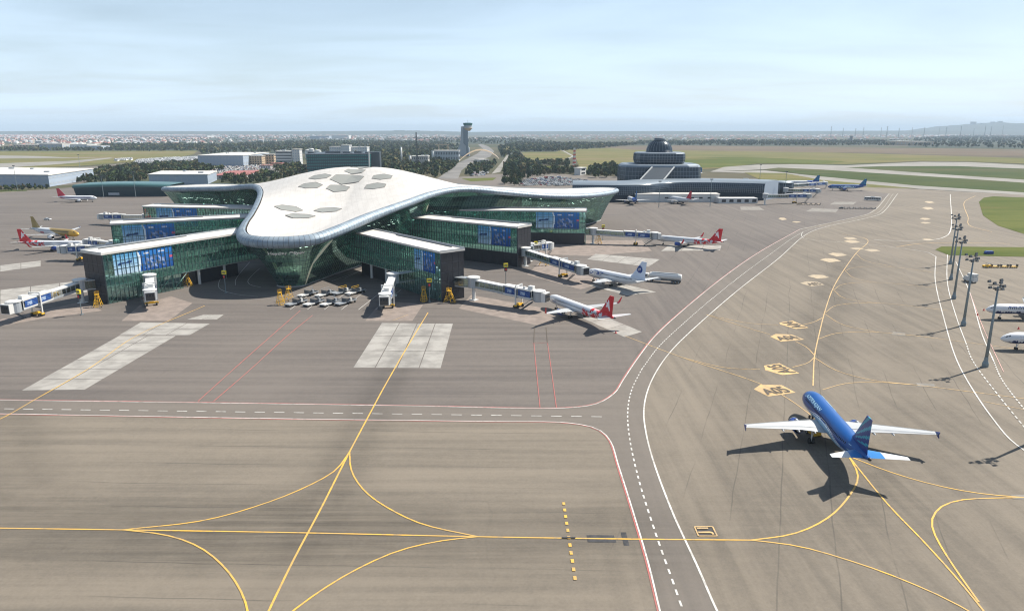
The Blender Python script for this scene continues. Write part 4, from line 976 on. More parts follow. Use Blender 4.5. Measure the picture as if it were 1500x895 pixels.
for sd in (1, -1): title('UTair', 3.2, 7.4, .02, 1.75, sd, skin, fus, 'title_blue', 1.9)
for sd in (1, -1):
    uv, f, asp = text_mesh('UT', .2); b = MB(); b.v = [(-31.0 + 6.0 + 1.15 - 3.45 + (.5 - u if sd > 0 else u - .5) * 1.5, sd * .30, 3.45 + 1.9 * .82 + 3.2 + (v - .5) * 1.0) for u, v in uv]; b.f = f; b.m = [0] * len(f); b.build('emblem_lettering', 'title_white', fin)
airliner('airliner', 'white jet with red flowers and red tail at the bridge of the glass-ended pier', E190, (76.0, 374.0), R(146))
jet, fus, fin, skin = airliner('airliner', 'white jet with red flowers and red bird tail beside the golden jet', E190, (-212.0, 352.5), R(-2))
airliner('airliner', 'white and gold jet with a dark gold tail fin', A320, (-235.5, 384.0), R(-22))
airliner('airliner', 'white jet with plain red tail standing alone before the low green glass hall', dict(B735, L=33.6, livery=liv_redtail, fin=fin_red), (-350.5, 604.0), R(1))
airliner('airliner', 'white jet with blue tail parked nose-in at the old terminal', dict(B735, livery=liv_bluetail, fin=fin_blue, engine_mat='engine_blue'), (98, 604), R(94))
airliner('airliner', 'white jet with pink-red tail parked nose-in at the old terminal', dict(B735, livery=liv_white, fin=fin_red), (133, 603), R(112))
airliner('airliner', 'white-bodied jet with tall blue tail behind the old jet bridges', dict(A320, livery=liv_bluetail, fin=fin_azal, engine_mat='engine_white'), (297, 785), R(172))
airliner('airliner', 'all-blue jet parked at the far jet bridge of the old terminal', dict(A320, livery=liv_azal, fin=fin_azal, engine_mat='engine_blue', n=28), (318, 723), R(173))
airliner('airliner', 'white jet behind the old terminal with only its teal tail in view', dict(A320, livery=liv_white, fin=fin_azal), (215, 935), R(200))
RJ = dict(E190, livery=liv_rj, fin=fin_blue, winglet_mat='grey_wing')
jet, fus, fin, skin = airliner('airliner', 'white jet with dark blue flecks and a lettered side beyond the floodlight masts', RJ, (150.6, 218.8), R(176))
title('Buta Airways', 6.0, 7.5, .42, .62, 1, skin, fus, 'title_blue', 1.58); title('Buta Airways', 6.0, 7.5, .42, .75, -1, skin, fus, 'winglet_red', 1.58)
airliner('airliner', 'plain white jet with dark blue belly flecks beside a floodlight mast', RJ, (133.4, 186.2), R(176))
# ================================================================== jet bridges
def jet_bridge(label, rot, cab, zr=5.0, zc=3.6, link=None, group='passenger bridges of the terminal', lite=False):
    rot, cab = Vector((*rot, 0)), Vector((*cab, 0)); d = cab - rot; L = d.length; an = math.atan2(d.y, d.x)
    t = empty('jet_bridge', rot, an, label, 'jet bridge', group)
    def zf(x): return zr + (zc - zr) * x / L
    b = MB(); b.lathe([(2.0, zr - .35), (2.1, zr - .3), (2.1, zr + 3.1)], 18); ro = b.build('rotunda', 'grey_steel', t)
    b = MB(); b.lathe([(2.35, zr + 3.1), (2.35, zr + 3.4), (1.9, zr + 3.55)], 18); b.build('rotunda_roof', 'white_steel', ro)
    b = MB()
    for k in range(9): a = 2 * math.pi * k / 9; b.box((2.12 * math.cos(a), 2.12 * math.sin(a), zr + 1.4), (.1, .1, 3.2), a)
    b.build('rotunda_rib', 'white_steel', ro)
    b = MB(); b.tube((0, 0, 0), (0, 0, zr - .3), .62, n=12); b.box((0, 0, .12), (2.4, 2.4, .24)); b.build('support_column', 'white_steel', t)
    # telescopic tunnels
    for (x0, x1, w, h, gm, nm) in ((1.6, L * .58, 2.5, 2.55, 'bridge_glass', 'inner_tunnel'), (L * .50, L - 2.0, 2.95, 2.95, 'bridge_glass', 'outer_tunnel')):
        b = MB(); b.bar((x0, 0, zf(x0) - .12), (x1, 0, zf(x1) - .12), w, .3); tn = b.build(nm, 'grey_steel', t)
        b = MB(); b.bar((x0, 0, zf(x0) + h), (x1, 0, zf(x1) + h), w + .15, .22); b.build('tunnel_roof', 'white_steel', tn)
        b = MB()
        for y in (-w / 2, w / 2): b.quad((x0, y, zf(x0)), (x1, y, zf(x1)), (x1, y, zf(x1) + h - .1), (x0, y, zf(x0) + h - .1))
        b.build('tunnel_glazing', gm, tn)
        b = MB(); n = max(3, int((x1 - x0) / 1.8))
        for k in range(n + 1):
            x = x0 + (x1 - x0) * k / n
            for y in (-w / 2, w / 2):
                b.bar((x, y, zf(x)), (x, y, zf(x) + h), .14)
        for y in (-w / 2, w / 2): b.bar((x0, y, zf(x0) + .25), (x1, y, zf(x1) + .25), .1, .55); b.bar((x0, y, zf(x0) + h - .2), (x1, y, zf(x1) + h - .2), .1, .3)
        b.build('tunnel_frame', 'grey_steel' if nm == 'inner_tunnel' else 'white_steel', tn)
    # printed panels on the outer tunnel
    x0, x1 = L * .52, L - 2.3; nseg = 2
    for side in (1, -1):
        for k in range(nseg):
            a, c = x0 + (x1 - x0) * (k + .04) / nseg, x0 + (x1 - x0) * (k + .96) / nseg; b = MB(); y = side * 1.57
            if side > 0: a, c = c, a
            panel_grid(b, (a, y, zf(a) + .45), (c - a, 0, zf(c) - zf(a)), (0, 0, 2.1), 16, 8)
            b.c = [((.02, .06, .22) if not (.18 < (i + .5) / 16 < .55 and .25 < (j + .5) / 8 < .75) else (.30, .38, .52)) if (i + j) % 7 else (.04, .13, .34) for j in range(8) for i in range(16)]
            b.build('printed_panel', 'print', t)
    # portal frame and drive bogie
    xp = L * .70
    b = MB()
    for y in (-1.95, 1.95): b.bar((xp, y, .9), (xp, y, zf(xp) + 3.9), .38)
    b.bar((xp, -1.95, zf(xp) + 3.7), (xp, 1.95, zf(xp) + 3.7), .3); b.bar((xp, -1.95, zf(xp) - .45), (xp, 1.95, zf(xp) - .45), .45); b.build('lift_frame', 'white_steel', t)
    b = MB(); b.box((xp, 0, .95), (1.1, 4.3, .5)); b.box((xp, 0, 1.35), (.8, 1.4, .4)); bo = b.build('drive_bogie', 'safety_yellow', t)
    for y in (-1.5, 1.5):
        for dx in (-.62, .62):
            b = MB(); b.tube((xp + dx, y - .25, .55), (xp + dx, y + .25, .55), .55, n=14); b.build('wheel', 'rubber', bo)
    # cab
    b = MB(); b.lathe([(1.9, zc - .45), (2.0, zc - .3), (2.0, zc + 2.75), (1.85, zc + 2.95)], 16, (L, 0, 0)); cb = b.build('cab', 'grey_steel', t)
    b = MB(); b.lathe([(2.2, zc + 2.95), (2.2, zc + 3.2), (1.6, zc + 3.4)], 16, (L, 0, 0)); b.build('cab_roof', 'white_steel', cb)
    b = MB(); b.box((L + 2.4, 0, zc + 1.3), (1.6, 3.2, 3.0)); cn = b.build('canopy', 'white_steel', cb)
    b = MB(); b.box((L + 3.25, 0, zc + 1.25), (.2, 2.7, 2.5)); b.build('canopy_opening', 'dark_gap', cn)
    for y in (-.8, 0, .8):
        b = MB(); b.box((L + 3.37, y, zc + 1.75), (.08, .55, .7)); b.build('door_pane', 'window_dark', cn)
    b = MB(); b.box((L - 3.2, .3, zf(L - 3.2) + 3.6), (1.8, 1.5, 1.2)); b.box((L - 5.4, -.5, zf(L - 5) + 3.35), (.9, .8, .8)); b.build('air_unit', 'white_steel', t)
    # service stair from the cab to the ground
    b = MB(); sx = L - 1.0; sy = -2.3
    n = 12
    for k in range(n): b.box((sx - k * .38, sy - .3, zc - .2 - (k + 1) * (zc - .25) / n), (.36, .8, .06))
    for y in (sy + .12, sy - .72): b.bar((sx, y, zc - .2), (sx - n * .38, y, .1), .08, .22); b.bar((sx, y, zc + .8), (sx - n * .38, y, 1.1), .06)
    b.build('service_stair', 'dark_steel', t)
    if link:
        q = Vector((*link, 0)) - rot; q.rotate(Matrix.Rotation(-an, 3, 'Z'))
        b = MB(); b.bar((0, 0, zr - .2), (q.x, q.y, zr - .2), 2.8, .3); b.bar((0, 0, zr + 2.9), (q.x, q.y, zr + 2.9), 2.9, .25); lk = b.build('link_corridor', 'grey_steel', t)
        b = MB(); u = Vector((-q.y, q.x, 0)).normalized() * 1.35
        for sg in (1, -1): b.quad(tuple(u * sg + Vector((0, 0, zr))), tuple(u * sg + q + Vector((0, 0, zr))), tuple(u * sg + q + Vector((0, 0, zr + 2.8))), tuple(u * sg + Vector((0, 0, zr + 2.8))))
        b.build('link_glazing', 'bridge_glass', lk)
    return t
jet_bridge('passenger bridge docked at the red-flowered jet near the red stand lines', (-13.5, 244.5), (9.0, 229.5), link=(-20, 247))
jet_bridge('passenger bridge docked at the white jet with the round blue tail emblem', (6.0, 309.5), (27.3, 275.2), link=(3.5, 312))
jet_bridge('long level passenger bridge from the glass-ended pier to a red-tailed jet', (43.0, 374.5), (74.5, 368.8), link=(38.6, 376))
jet_bridge('empty passenger bridge pointing away from the black-ended pier, cab open to the apron', (-149.5, 240.5), (-155.0, 214.5), link=(-145, 242.5))
jet_bridge('empty passenger bridge folded to the apron beside the row of dollies', (-43.0, 251.5), (-41.4, 225.5), link=(-36.0, 258.5))
jet_bridge('short empty passenger bridge seen end-on below the big blue print', (-129.6, 249.0), (-121.0, 231.5), link=(-131.8, 252.6))
jet_bridge('empty passenger bridge standing beside the white wing of the red-flowered jet', (-183.0, 321.5), (-206.5, 325.0), link=(-179, 321))
jet_bridge('passenger bridge at the noses of the red-flowered and the golden jet', (-187.0, 331.0), (-207.5, 345.5), link=(-181, 325))
jet_bridge('empty passenger bridge behind the pier beside the left terminal wing', (-227.0, 441.0), (-262.0, 455.0), link=(-206, 404))
jet_bridge('short empty passenger bridge tucked behind the end of a black-based pier', (8.0, 322.0), (17.0, 335.0), link=(8.0, 314.5))

# ================================================================== small things round the stands
def floodlight(loc, label):
    t = empty('floodlight_mast', (*loc, 0), R(20), label, 'light mast', 'floodlight masts along the stands')
    b = MB(); b.tube((0, 0, .5), (0, 0, 20.8), .42, .2, 12); b.build('mast', 'pole_grey', t, True)
    b = MB(); b.lathe([(.75, 0), (.75, .9), (.5, 1.6), (.42, 2.6)], 12); b.build('mast_base', 'pole_grey', t)
    b = MB()
    for z in (20.4, 21.3): b.bar((-2.5, .7, z), (0, -.2, z), .16); b.bar((0, -.2, z), (2.5, .7, z), .16); b.bar((0, -1.2, z), (0, 1.2, z), .12)
    b.lathe([(1.1, 20.1), (1.15, 20.2), (1.1, 20.3)], 14, caps=False); b.build('head_frame', 'dark_steel', t)
    for (x, y, z) in ((-1.9, .7, 20.6), (-1.0, -.4, 20.2), (1.0, -.4, 20.2), (1.9, .7, 20.6), (-2.1, 1.0, 22.1), (-1.1, .3, 21.7), (1.1, .3, 21.7), (2.1, 1.0, 22.1), (0, -1.4, 21.2)):
        b = MB(); b.add([(x - .4, y - .36, z - .28), (x + .4, y - .36, z - .28), (x + .4, y - .13, z + .34), (x - .4, y - .13, z + .34), (x - .26, y + .25, z - .32), (x + .26, y + .25, z - .32), (x + .26, y + .3, z + .1), (x - .26, y + .3, z + .1)], [(0, 1, 2, 3), (7, 6, 5, 4), (0, 4, 5, 1), (1, 5, 6, 2), (2, 6, 7, 3), (3, 7, 4, 0)])
        b.build('floodlight', 'dark_steel', t)
    b = MB(); b.box((.9, .5, .55), (.6, .5, 1.1)); b.build('switch_box', 'safety_yellow', t)
FL = ['floodlight mast standing beside the nose of the plain white jet', 'floodlight mast beside the nose of the lettered white jet', 'floodlight mast, middle one of its row', 'floodlight mast, next but one to the grass verge', 'floodlight mast closest to the grass verge', 'floodlight mast that throws its shadow behind the striped-tail jet']
for loc, lb in zip(((120.1, 171.4), (138.7, 210.5), (157.4, 246.3), (176.5, 279.8), (197.1, 314.6), (102.5, 127.8)), FL): floodlight(loc, lb)
def stand_sign(loc, rz, label, h=8.4):
    t = empty('stand_sign', (*loc, 0), rz, label, 'sign', 'docking signs at the stands')
    b = MB(); b.tube((0, 0, 0), (0, 0, h - 1.2), .13, n=8); b.box((0, 0, .1), (.8, .8, .2)); b.build('post', 'pole_grey', t)
    b = MB(); b.box((0, 0, h - .7), (1.7, .5, 1.4)); p = b.build('number_panel', 'sign_yellow', t)
    b = MB(); b.box((0, 0, h - 2.3), (1.1, .55, 1.5)); g = b.build('guidance_unit', 'black_cladding', t)
    b = MB(); b.box((0, -.33, h - 2.3), (.6, .1, .8)); b.build('guidance_display', 'sign_red', g)
    b = MB(); b.box((0, -.29, h - .7), (1.2, .06, .45)); b.build('number_plate', 'dark_steel', p)
for a in (((-140.1, 223.9), R(-25), 'yellow docking sign on a post beside the open-ended passenger bridge'), ((-105.8, 256.2), R(-15), 'yellow docking sign in the shade left of the terminal nose'), ((-28.8, 241.9), R(10), 'yellow and red docking sign beside the yellow A-frame stairs'),
    ((-2.4, 270.6), R(15), 'yellow and red docking sign between the two docked jets'), ((49.8, 386.7), R(10), 'yellow docking sign beside the tip of the right terminal wing'), ((11.0, 327.0), R(0), 'yellow docking sign above the tucked-away short bridge')): stand_sign(*a)
def stair_frame(loc, rz, label, m='safety_yellow', h=4.2, wd=2.4):
    t = empty('service_stair_frame', (*loc, 0), rz, label, 'stairs', 'yellow service stands')
    b = MB()
    for x in (-wd / 2, wd / 2):
        for s in (-1, 1): b.bar((x, s * 1.5, .15), (x * .35, s * .35, h), .12)
        b.bar((x * .8, -1.1, 1.2), (x * .8, 1.1, 1.2), .09); b.bar((x * .6, -.8, 2.4), (x * .6, .8, 2.4), .09)
    for s in (-1, 1):
        b.bar((-wd / 2, s * 1.5, .3), (wd / 2, s * 1.5, .3), .12); b.bar((-wd * .42, s * 1.2, 1.0), (wd * .42, s * .9, 2.2), .08); b.bar((wd * .42, s * 1.2, 1.0), (-wd * .42, s * .9, 2.2), .08)
    b.build('frame', m, t)
    b = MB(); b.box((0, 0, h), (1.3, 1.3, .1)); b.build('platform', m, t)
    b = MB()
    for x in (-.6, .6):
        for y in (-.6, .6): b.bar((x, y, h), (x, y, h + 1.0), .07)
    for y in (-.6, .6): b.bar((-.6, y, h + 1), (.6, y, h + 1), .07); b.bar((-.6, y, h + .5), (.6, y, h + .5), .05)
    b.build('handrail', m, t)
    for k in range(8): pass
    b = MB()
    for k in range(9): b.box((0, -2.6 + k * .24, .35 + k * h / 9), (.8, .24, .05))
    b.bar((-.42, -2.7, .2), (-.42, -.5, h), .08); b.bar((.42, -2.7, .2), (.42, -.5, h), .08); b.build('step_flight', m, t)
    for x in (-wd / 2, wd / 2):
        b = MB(); b.tube((x - .1, -1.5, .2), (x + .1, -1.5, .2), .2, n=10); b.build('wheel', 'rubber', t)
for a in ((gp(144, 449)[:2], R(20), 'yellow stair tower beside the black-ended pier'), (gp(274, 419)[:2], R(70), 'yellow stairs in the shade under the left pier'), (gp(621, 441)[:2], R(5), 'yellow A-frame stairs beside the red docking sign'),
          (gp(658, 443)[:2], R(60), 'orange-yellow stairs at the foot of the black end wall'), (gp(876, 357)[:2], R(40), 'orange-yellow stairs beside the long level bridge'), (gp(795, 389)[:2], R(80), 'low yellow stairs under the bridge to the white jet'),
          (gp(411, 446)[:2], R(30), 'yellow maintenance stairs at the end of the loader rows'), (gp(424, 440)[:2], R(-30), 'yellow tall stairs beside the loader rows')): stair_frame(*a)
def pallet_loader(loc, rz, label, v):
    t = empty('pallet_loader', (*loc, 0), rz, label, 'cargo loader', 'cargo loaders parked in rows')
    b = MB(); b.box((0, -2.6, .75), (2.7, 3.4, .35)); b.build('front_platform', 'white_steel' if v % 3 else 'grey_steel', t)
    b = MB(); b.box((0, 1.6, 1.0), (2.8, 4.4, .4)); b.build('main_platform', 'grey_steel', t)
    b = MB()
    for k in range(9): b.tube((-1.2, -.3 + k * .47, 1.26), (1.2, -.3 + k * .47, 1.26), .09, n=6)
    b.build('roller_bed', 'dark_steel', t)
    b = MB(); b.box((0, -.75, 1.5), (2.4, .25, 1.2)); b.build('bridge_gate', 'dark_steel', t)
    b = MB(); b.box((1.7, .6, 1.75), (.7, .8, 1.1)); c = b.build('operator_cab', 'grey_steel' if v % 3 else 'white_steel', t)
    b = MB(); b.box((1.7, .17, 1.95), (.6, .08, .5)); b.build('cab_window', 'window_dark', c)
    b = MB()
    for y in (-.4, 3.4): b.bar((-1.5, y, 1.2), (-1.5, y, 2.4), .1)
    b.bar((-1.5, -.4, 2.4), (-1.5, 3.4, 2.4), .1); b.bar((-1.5, -.4, 1.8), (-1.5, 3.4, 1.8), .08); b.build('guard_rail', 'safety_yellow' if v > 5 else 'grey_steel', t)
    for x in (-1.2, 1.2):
        for y in (-3.6, 0, 3.0):
            q = MB(); q.tube((x - .15, y, .38), (x + .15, y, .38), .38, n=12); q.build('wheel', 'rubber', t)
LB = ['white-fronted cargo loader', 'grey cargo loader']
for k, (x, y) in enumerate(((435, 446), (461, 446), (485, 446), (507, 445), (452, 433), (477, 433), (502, 430), (521, 430))):
    pallet_loader(gp(x, y)[:2], R(-33 + (k % 3)), ('cargo loader in the open row nearer the red lines beside the terminal nose' if k < 4 else 'cargo loader in the back row at the edge of the terminal shade'), k)
# bay lines for the loaders
for k in range(6):
    a, c = gp(425 + k * 25, 454), gp(462 + k * 25, 425); ribbon('bay_line', [a[:2], c[:2]], .18, 'white_paint', .045, world=True, straight=True)

def wheels(t, spec, r=.45, w=.3):
    for (x, y) in spec:
        q = MB(); q.tube((x, y - w / 2, r), (x, y + w / 2, r), r, n=14); wh = q.build('wheel', 'rubber', t)
        q = MB(); q.tube((x, y - w / 2 - .01, r), (x, y + w / 2 + .01, r), r * .5, n=10); q.build('rim', 'grey_steel', wh)
def shaped(prof, w, inset=0.0):
    """side outline (x, z) extruded across y"""
    b = MB(); n = len(prof); A = [(x, -w / 2, z) for x, z in prof]; B_ = [(x, w / 2, z) for x, z in prof]
    b.add(A + B_, [(i, (i + 1) % n, n + (i + 1) % n, n + i) for i in range(n)] + [tuple(range(n - 1, -1, -1)), tuple(range(n, 2 * n))]); return b
def tanker(loc, rz, label):
    t = empty('fuel_truck', (*loc, 0), rz, label, 'truck')
    b = shaped([(5.4, .7), (7.9, .7), (7.95, 1.9), (7.5, 3.0), (5.4, 3.05)], 2.4); c = b.build('cab', 'white_steel', t)
    b = MB(); b.quad((7.93, -1.05, 2.0), (7.93, 1.05, 2.0), (7.56, 1.05, 2.9), (7.56, -1.05, 2.9)); b.build('windscreen', 'window_dark', c)
    b = MB()
    for y in (-1.22, 1.22): b.quad((5.9, y, 1.9), (7.4, y, 1.9), (7.2, y, 2.8), (5.9, y, 2.8))
    b.build('side_window', 'window_dark', c)
    b = MB(); b.lathe([(.6, 5.1), (1.2, 4.9), (1.25, 4.6), (1.25, -7.2), (1.2, -7.5), (.6, -7.7)], 18, (0, 0, 2.35), 'x'); tk = b.build('tank', 'white_steel', t, True)
    b = MB(); b.box((-1.2, 0, 3.68), (10.5, .9, .12)); b.build('walkway', 'grey_steel', tk)
    b = MB(); b.box((-.2, 0, .85), (14.5, 1.2, .3)); b.build('chassis', 'dark_steel', t)
    b = MB(); b.box((1.5, 0, 1.15), (2.6, 2.4, .9)); b.build('hose_cabinet', 'grey_steel', t)
    wheels(t, [(x, y) for x in (6.6, 3.9, -4.2, -5.5, -6.8) for y in (-1.05, 1.05)], .5)
tanker((59.5, 276.0), R(156), 'long white fuel tanker parked behind the tail of the white jet')
def bus(loc, rz, label, group=None):
    t = empty('apron_bus', (*loc, 0), rz, label, 'bus', group)
    b = shaped([(-6.5, .45), (6.4, .45), (6.6, 1.2), (6.45, 2.9), (6.2, 3.1), (-6.3, 3.1), (-6.55, 2.8)], 2.9); bd = b.build('body', 'white_steel', t)
    for k in range(7):
        for y in (-1.46, 1.46):
            q = MB(); q.quad((-5.9 + k * 1.75, y, 1.35), (-4.4 + k * 1.75, y, 1.35), (-4.4 + k * 1.75, y, 2.6), (-5.9 + k * 1.75, y, 2.6)); q.build('window', 'window_dark', bd)
    for x, s in ((6.56, 1), (-6.58, -1)):
        q = MB(); q.quad((x + .05, -1.2, 1.4), (x + .05, 1.2, 1.4), (x - .07 * s, 1.2, 2.7), (x - .07 * s, -1.2, 2.7)); q.build('windscreen', 'window_dark', bd)
    q = MB(); q.box((0, 0, 3.25), (3, 1.6, .3)); q.build('roof_unit', 'grey_steel', bd)
    wheels(t, [(x, y) for x in (4.2, -4.2) for y in (-1.3, 1.3)], .48)
bus(gp(1278, 294)[:2], R(150), 'white apron bus driving beside the three white road lines')
def carts(loc, rz, label, n, m, cat='baggage train'):
    """tow tractor, then carts: each one a thing of its own"""
    d = Vector((math.cos(rz), math.sin(rz)))
    t = empty('tow_tractor', (*loc, 0), rz, (label + ', its tow tractor') if n else label, 'tractor')
    b = shaped([(-1.4, .4), (1.5, .4), (1.5, 1.0), (.5, 1.1), (.3, 1.25), (-1.4, 1.25)], 1.6); b.build('body', m, t)
    b = MB(); b.box((-.5, 0, 1.95), (1.2, 1.5, .08))
    for x in (-1.0, 0):
        for y in (-.7, .7): b.bar((x, y, 1.2), (x, y, 1.95), .07)
    b.build('canopy', 'dark_steel', t); wheels(t, [(x, y) for x in (.95, -.9) for y in (-.75, .75)], .36, .25)
    proto = None
    for k in range(n):
        p = Vector(loc) - d * (3.6 + k * 4.0)
        if proto is None:
            c = empty('baggage_cart', (*p, 0), rz, label + ', one of its carts', 'cart', label)
            b = MB(); b.box((0, 0, .55), (2.9, 1.6, .18)); b.bar((1.4, 0, .5), (2.3, 0, .45), .08); b.build('deck', m, c)
            for x in (-1.4, 1.4): b = MB(); b.box((x, 0, 1.05), (.06, 1.5, .9)); b.build('end_rail', 'dark_steel', c)
            wheels(c, [(x, y) for x in (.95, -.95) for y in (-.65, .65)], .26, .2); proto = c
        else:
            c = copy_tree(proto); c.location = (*p, 0)
carts(tuple(gp(1232, 306)[:2]), R(172), 'dark baggage train on the far apron', 6, 'dark_steel')
carts(tuple(gp(1445, 392)[:2]), R(178), 'yellow dolly train near the grass verge', 3, 'safety_yellow')
carts(tuple(gp(1191, 637)[:2]), R(100), 'yellow tractor in the shade under the left wing of the blue jet', 0, 'safety_yellow')
carts(tuple(gp(1170, 300)[:2]), R(175), 'brown cart row below the old bridges', 4, 'wall_tan')
def container(loc, rz, label, m):
    t = empty('cargo_container', (*loc, 0), rz, label, 'container'); t.scale = (.8, .8, .7)
    b = shaped([(-2.3, .5), (2.3, .5), (2.3, 1.6), (1.6, 2.2), (-2.3, 2.2)], 2.2); b.build('shell', m, t)
    b = MB(); b.box((0, 0, .38), (4.8, 2.3, .2)); b.build('dolly_deck', 'dark_steel', t); wheels(t, [(x, y) for x in (1.7, -1.7) for y in (-.9, .9)], .28, .2)
container(gp(1448, 372.5)[:2], R(176), 'blue cargo container on a dolly at the edge of the grass verge', 'title_blue')

def car_mesh():
    b = shaped([(-2.15, .35), (2.15, .35), (2.2, .75), (1.2, .92), (-1.75, 1.0), (-2.2, .95)], 1.75)
    k = len(b.f); b.add([(-1.7, -.80, .98), (1.15, -.80, .92), (.55, -.66, 1.45), (-1.2, -.66, 1.47), (-1.7, .80, .98), (1.15, .80, .92), (.55, .66, 1.45), (-1.2, .66, 1.47)], [(0, 1, 2, 3), (7, 6, 5, 4), (1, 5, 6, 2), (4, 0, 3, 7)], 1)
    b.add([(.55, -.66, 1.45), (-1.2, -.66, 1.47), (-1.2, .66, 1.47), (.55, .66, 1.45)], [(0, 3, 2, 1)], 0)
    for x in (1.35, -1.35):
        for y in (-.8, .8): b.tube((x, y - .1, .32), (x, y + .1, .32), .32, n=8, m=2)
    return b
cm = car_mesh().mesh('parked_car', ['car_paint', 'car_glass', 'rubber'])
CARC = [(.72, .73, .74)] * 10 + [(.42, .43, .45)] * 2 + [(.05, .05, .06)] * 3 + [(.35, .04, .04), (.05, .12, .32), (.5, .47, .4)]
def car(loc, rz, label, col, group=None, name='parked_car'):
    o = bpy.data.objects.new(name, cm); COL.objects.link(o); o.location = loc; o.rotation_euler = (0, 0, rz); o.color = (*col, 1); return tag(o, label, 'car', group)
car((*gp(70, 322.5)[:2], 0), R(-5), 'single white car driving on the apron behind the golden jet', (.75, .76, .77), name='service_car')
def van(loc, rz, label):
    t = empty('high_loader_van', (*loc, 0), rz, label, 'van')
    b = shaped([(-2.6, .5), (2.6, .5), (2.7, 1.3), (2.0, 2.3), (-2.6, 2.4)], 2.0); v = b.build('body', 'white_steel', t)
    b = MB(); b.quad((2.68, -.85, 1.4), (2.68, .85, 1.4), (2.1, .85, 2.22), (2.1, -.85, 2.22)); b.build('windscreen', 'window_dark', v)
    b = MB(); b.box((-.8, 0, 3.0), (3.2, 2.1, 1.0)); b.build('raised_box', 'white_steel', t); wheels(t, [(x, y) for x in (1.7, -1.6) for y in (-.9, .9)], .4)
van(gp(1421, 413)[:2], R(100), 'white box van parked between two floodlight masts')
# cones and chocks near the jets
for k, (x, y) in enumerate(((902, 488), (1432, 462), (1492, 482), (1441, 455))):
    b = MB(); b.box((0, 0, .04), (.6, .6, .08)); b.lathe([(.24, .08), (.05, .8)], 10); o = b.build('safety_cone', 'sign_red'); o.location = gp(x, y); tag(o, 'small red safety cone standing near a parked jet', 'cone', 'safety cones around the jets')
# ================================================================== old terminal
def rrect(w, d, ch, n=5):
    """rectangle w x d with rounded corners of radius ch, centred"""
    out = []
    for (sx, sy, a0) in ((1, -1, -90), (1, 1, 0), (-1, 1, 90), (-1, -1, 180)):
        for k in range(n + 1):
            a = R(a0 + 90 * k / n); out.append((sx * (w / 2 - ch) + ch * math.cos(a), sy * (d / 2 - ch) + ch * math.sin(a)))
    return out
def tier(parent, w, d, ch, z0, z1, cap, bulge=.03, rows=6, off=(0, 0)):
    b = MB(); rws = []; n = rows + 1
    prof = [(1 - bulge * 1.6, z0), (1 - bulge * .4, z0 + (z1 - z0) * .2), (1, z0 + (z1 - z0) * .5), (1 - bulge * .3, z0 + (z1 - z0) * .90)]
    top = [(1 - bulge * .8, z1 - (z1 - z0) * .04), (1 - bulge * 1.8, z1), (.6, z1 + .1)]
    pr = rrect(w, d, ch, 2)
    def row(s, z): return [(p[0] * s + off[0], p[1] * s + off[1], z) for p in pr]
    b.grid([row(*q) for q in prof], closed=True); tt = b.build('curved_glass_wall', 'old_glass', parent)
    b = MB(); b.grid([row(*q) for q in [prof[-1]] + top], closed=True); b.poly(row(.6, z1 + .1)); b.build('metal_roof', cap, parent)
    g = MB()
    for k in range(1, rows):
        z = z0 + (z1 - z0) * .9 * k / rows; s = np.interp(z, [q[1] for q in prof], [q[0] for q in prof]) + .004
        g.grid([row(s, z - .14), row(s, z + .14)], closed=True)
    for i in range(len(pr)):
        for f in np.linspace(0, 1, max(1, int(math.dist(pr[i], pr[(i + 1) % len(pr)]) / 2.6)), endpoint=False):
            px_, py_ = pr[i][0] * (1 - f) + pr[(i + 1) % len(pr)][0] * f, pr[i][1] * (1 - f) + pr[(i + 1) % len(pr)][1] * f
            g.grid([[(px_ * (s + .004) + off[0] + dx, py_ * (s + .004) + off[1], z) for s, z in prof] for dx in (-.1, .1)])
    g.build('glazing_bar', 'old_bar', tt, kind='stuff')
OD = 690.0; ocx = (964 - 750) / FPX * (OD * _c + 40 * _s)
old = empty('old_terminal', (ocx, OD, 0), R(-3), 'older dark glass terminal in stepped tiers with a dome on top', 'terminal')
z1, z2, z3, z4 = ht(241, OD - 20), ht(223.5, OD - 10), ht(207, OD), ht(203.5, OD)
tier(old, 75, 54, 13, 3, z1, 'old_metal', .05)
tier(old, 46, 40, 10, z1 - .5, z2, 'old_metal', .05, 4)
b = MB(); dr = 12.2; b.lathe([(dr * 1.05, z2 - .5), (dr * 1.05, z2 + .6), (dr, z2 + .8)] + [(dr * math.cos(R(a)) * (1 if a < 60 else 1), z2 + .8 + (z3 - z2 + 1) * math.sin(R(a))) for a in (15, 30, 42, 54, 64)], 26); dm = b.build('dome', 'old_glass', old, True)
g = MB()
for k in range(26):
    a = 2 * math.pi * k / 26; pts = [(dr * 1.01 * math.cos(R(e)), z2 + .8 + (z3 - z2 + 1) * math.sin(R(e))) for e in (0, 15, 30, 42, 54, 64)]
    for (r0, h0), (r1, h1) in zip(pts[:-1], pts[1:]): g.bar((r0 * math.cos(a), r0 * math.sin(a), h0), (r1 * math.cos(a), r1 * math.sin(a), h1), .14)
g.build('dome_rib', 'old_bar', dm, kind='stuff')
b = MB(); zt = z2 + .8 + (z3 - z2 + 1) * math.sin(R(64)); b.lathe([(5.6, zt), (5.8, zt + .5), (5.2, zt + .6), (5.0, zt + 1.4), (5.7, zt + 1.6), (5.4, zt + 2.1)], 20); b.build('dome_cap', 'old_metal', old)
b = MB(); b.bar((-23, -45, 15), (-10, -29, z1 - 2), 1.0, .8); b.bar((-2, -45, 15), (10, -29, z1 - 2), 1.0, .8); b.build('canopy_beam', 'white_steel', old)
b = MB(); b.quad((-23, -45, 14.6), (-2, -45, 14.6), (10, -29, z1 - 2.5), (-10, -29, z1 - 2.5)); b.build('canopy_glass', 'office_dark', old)
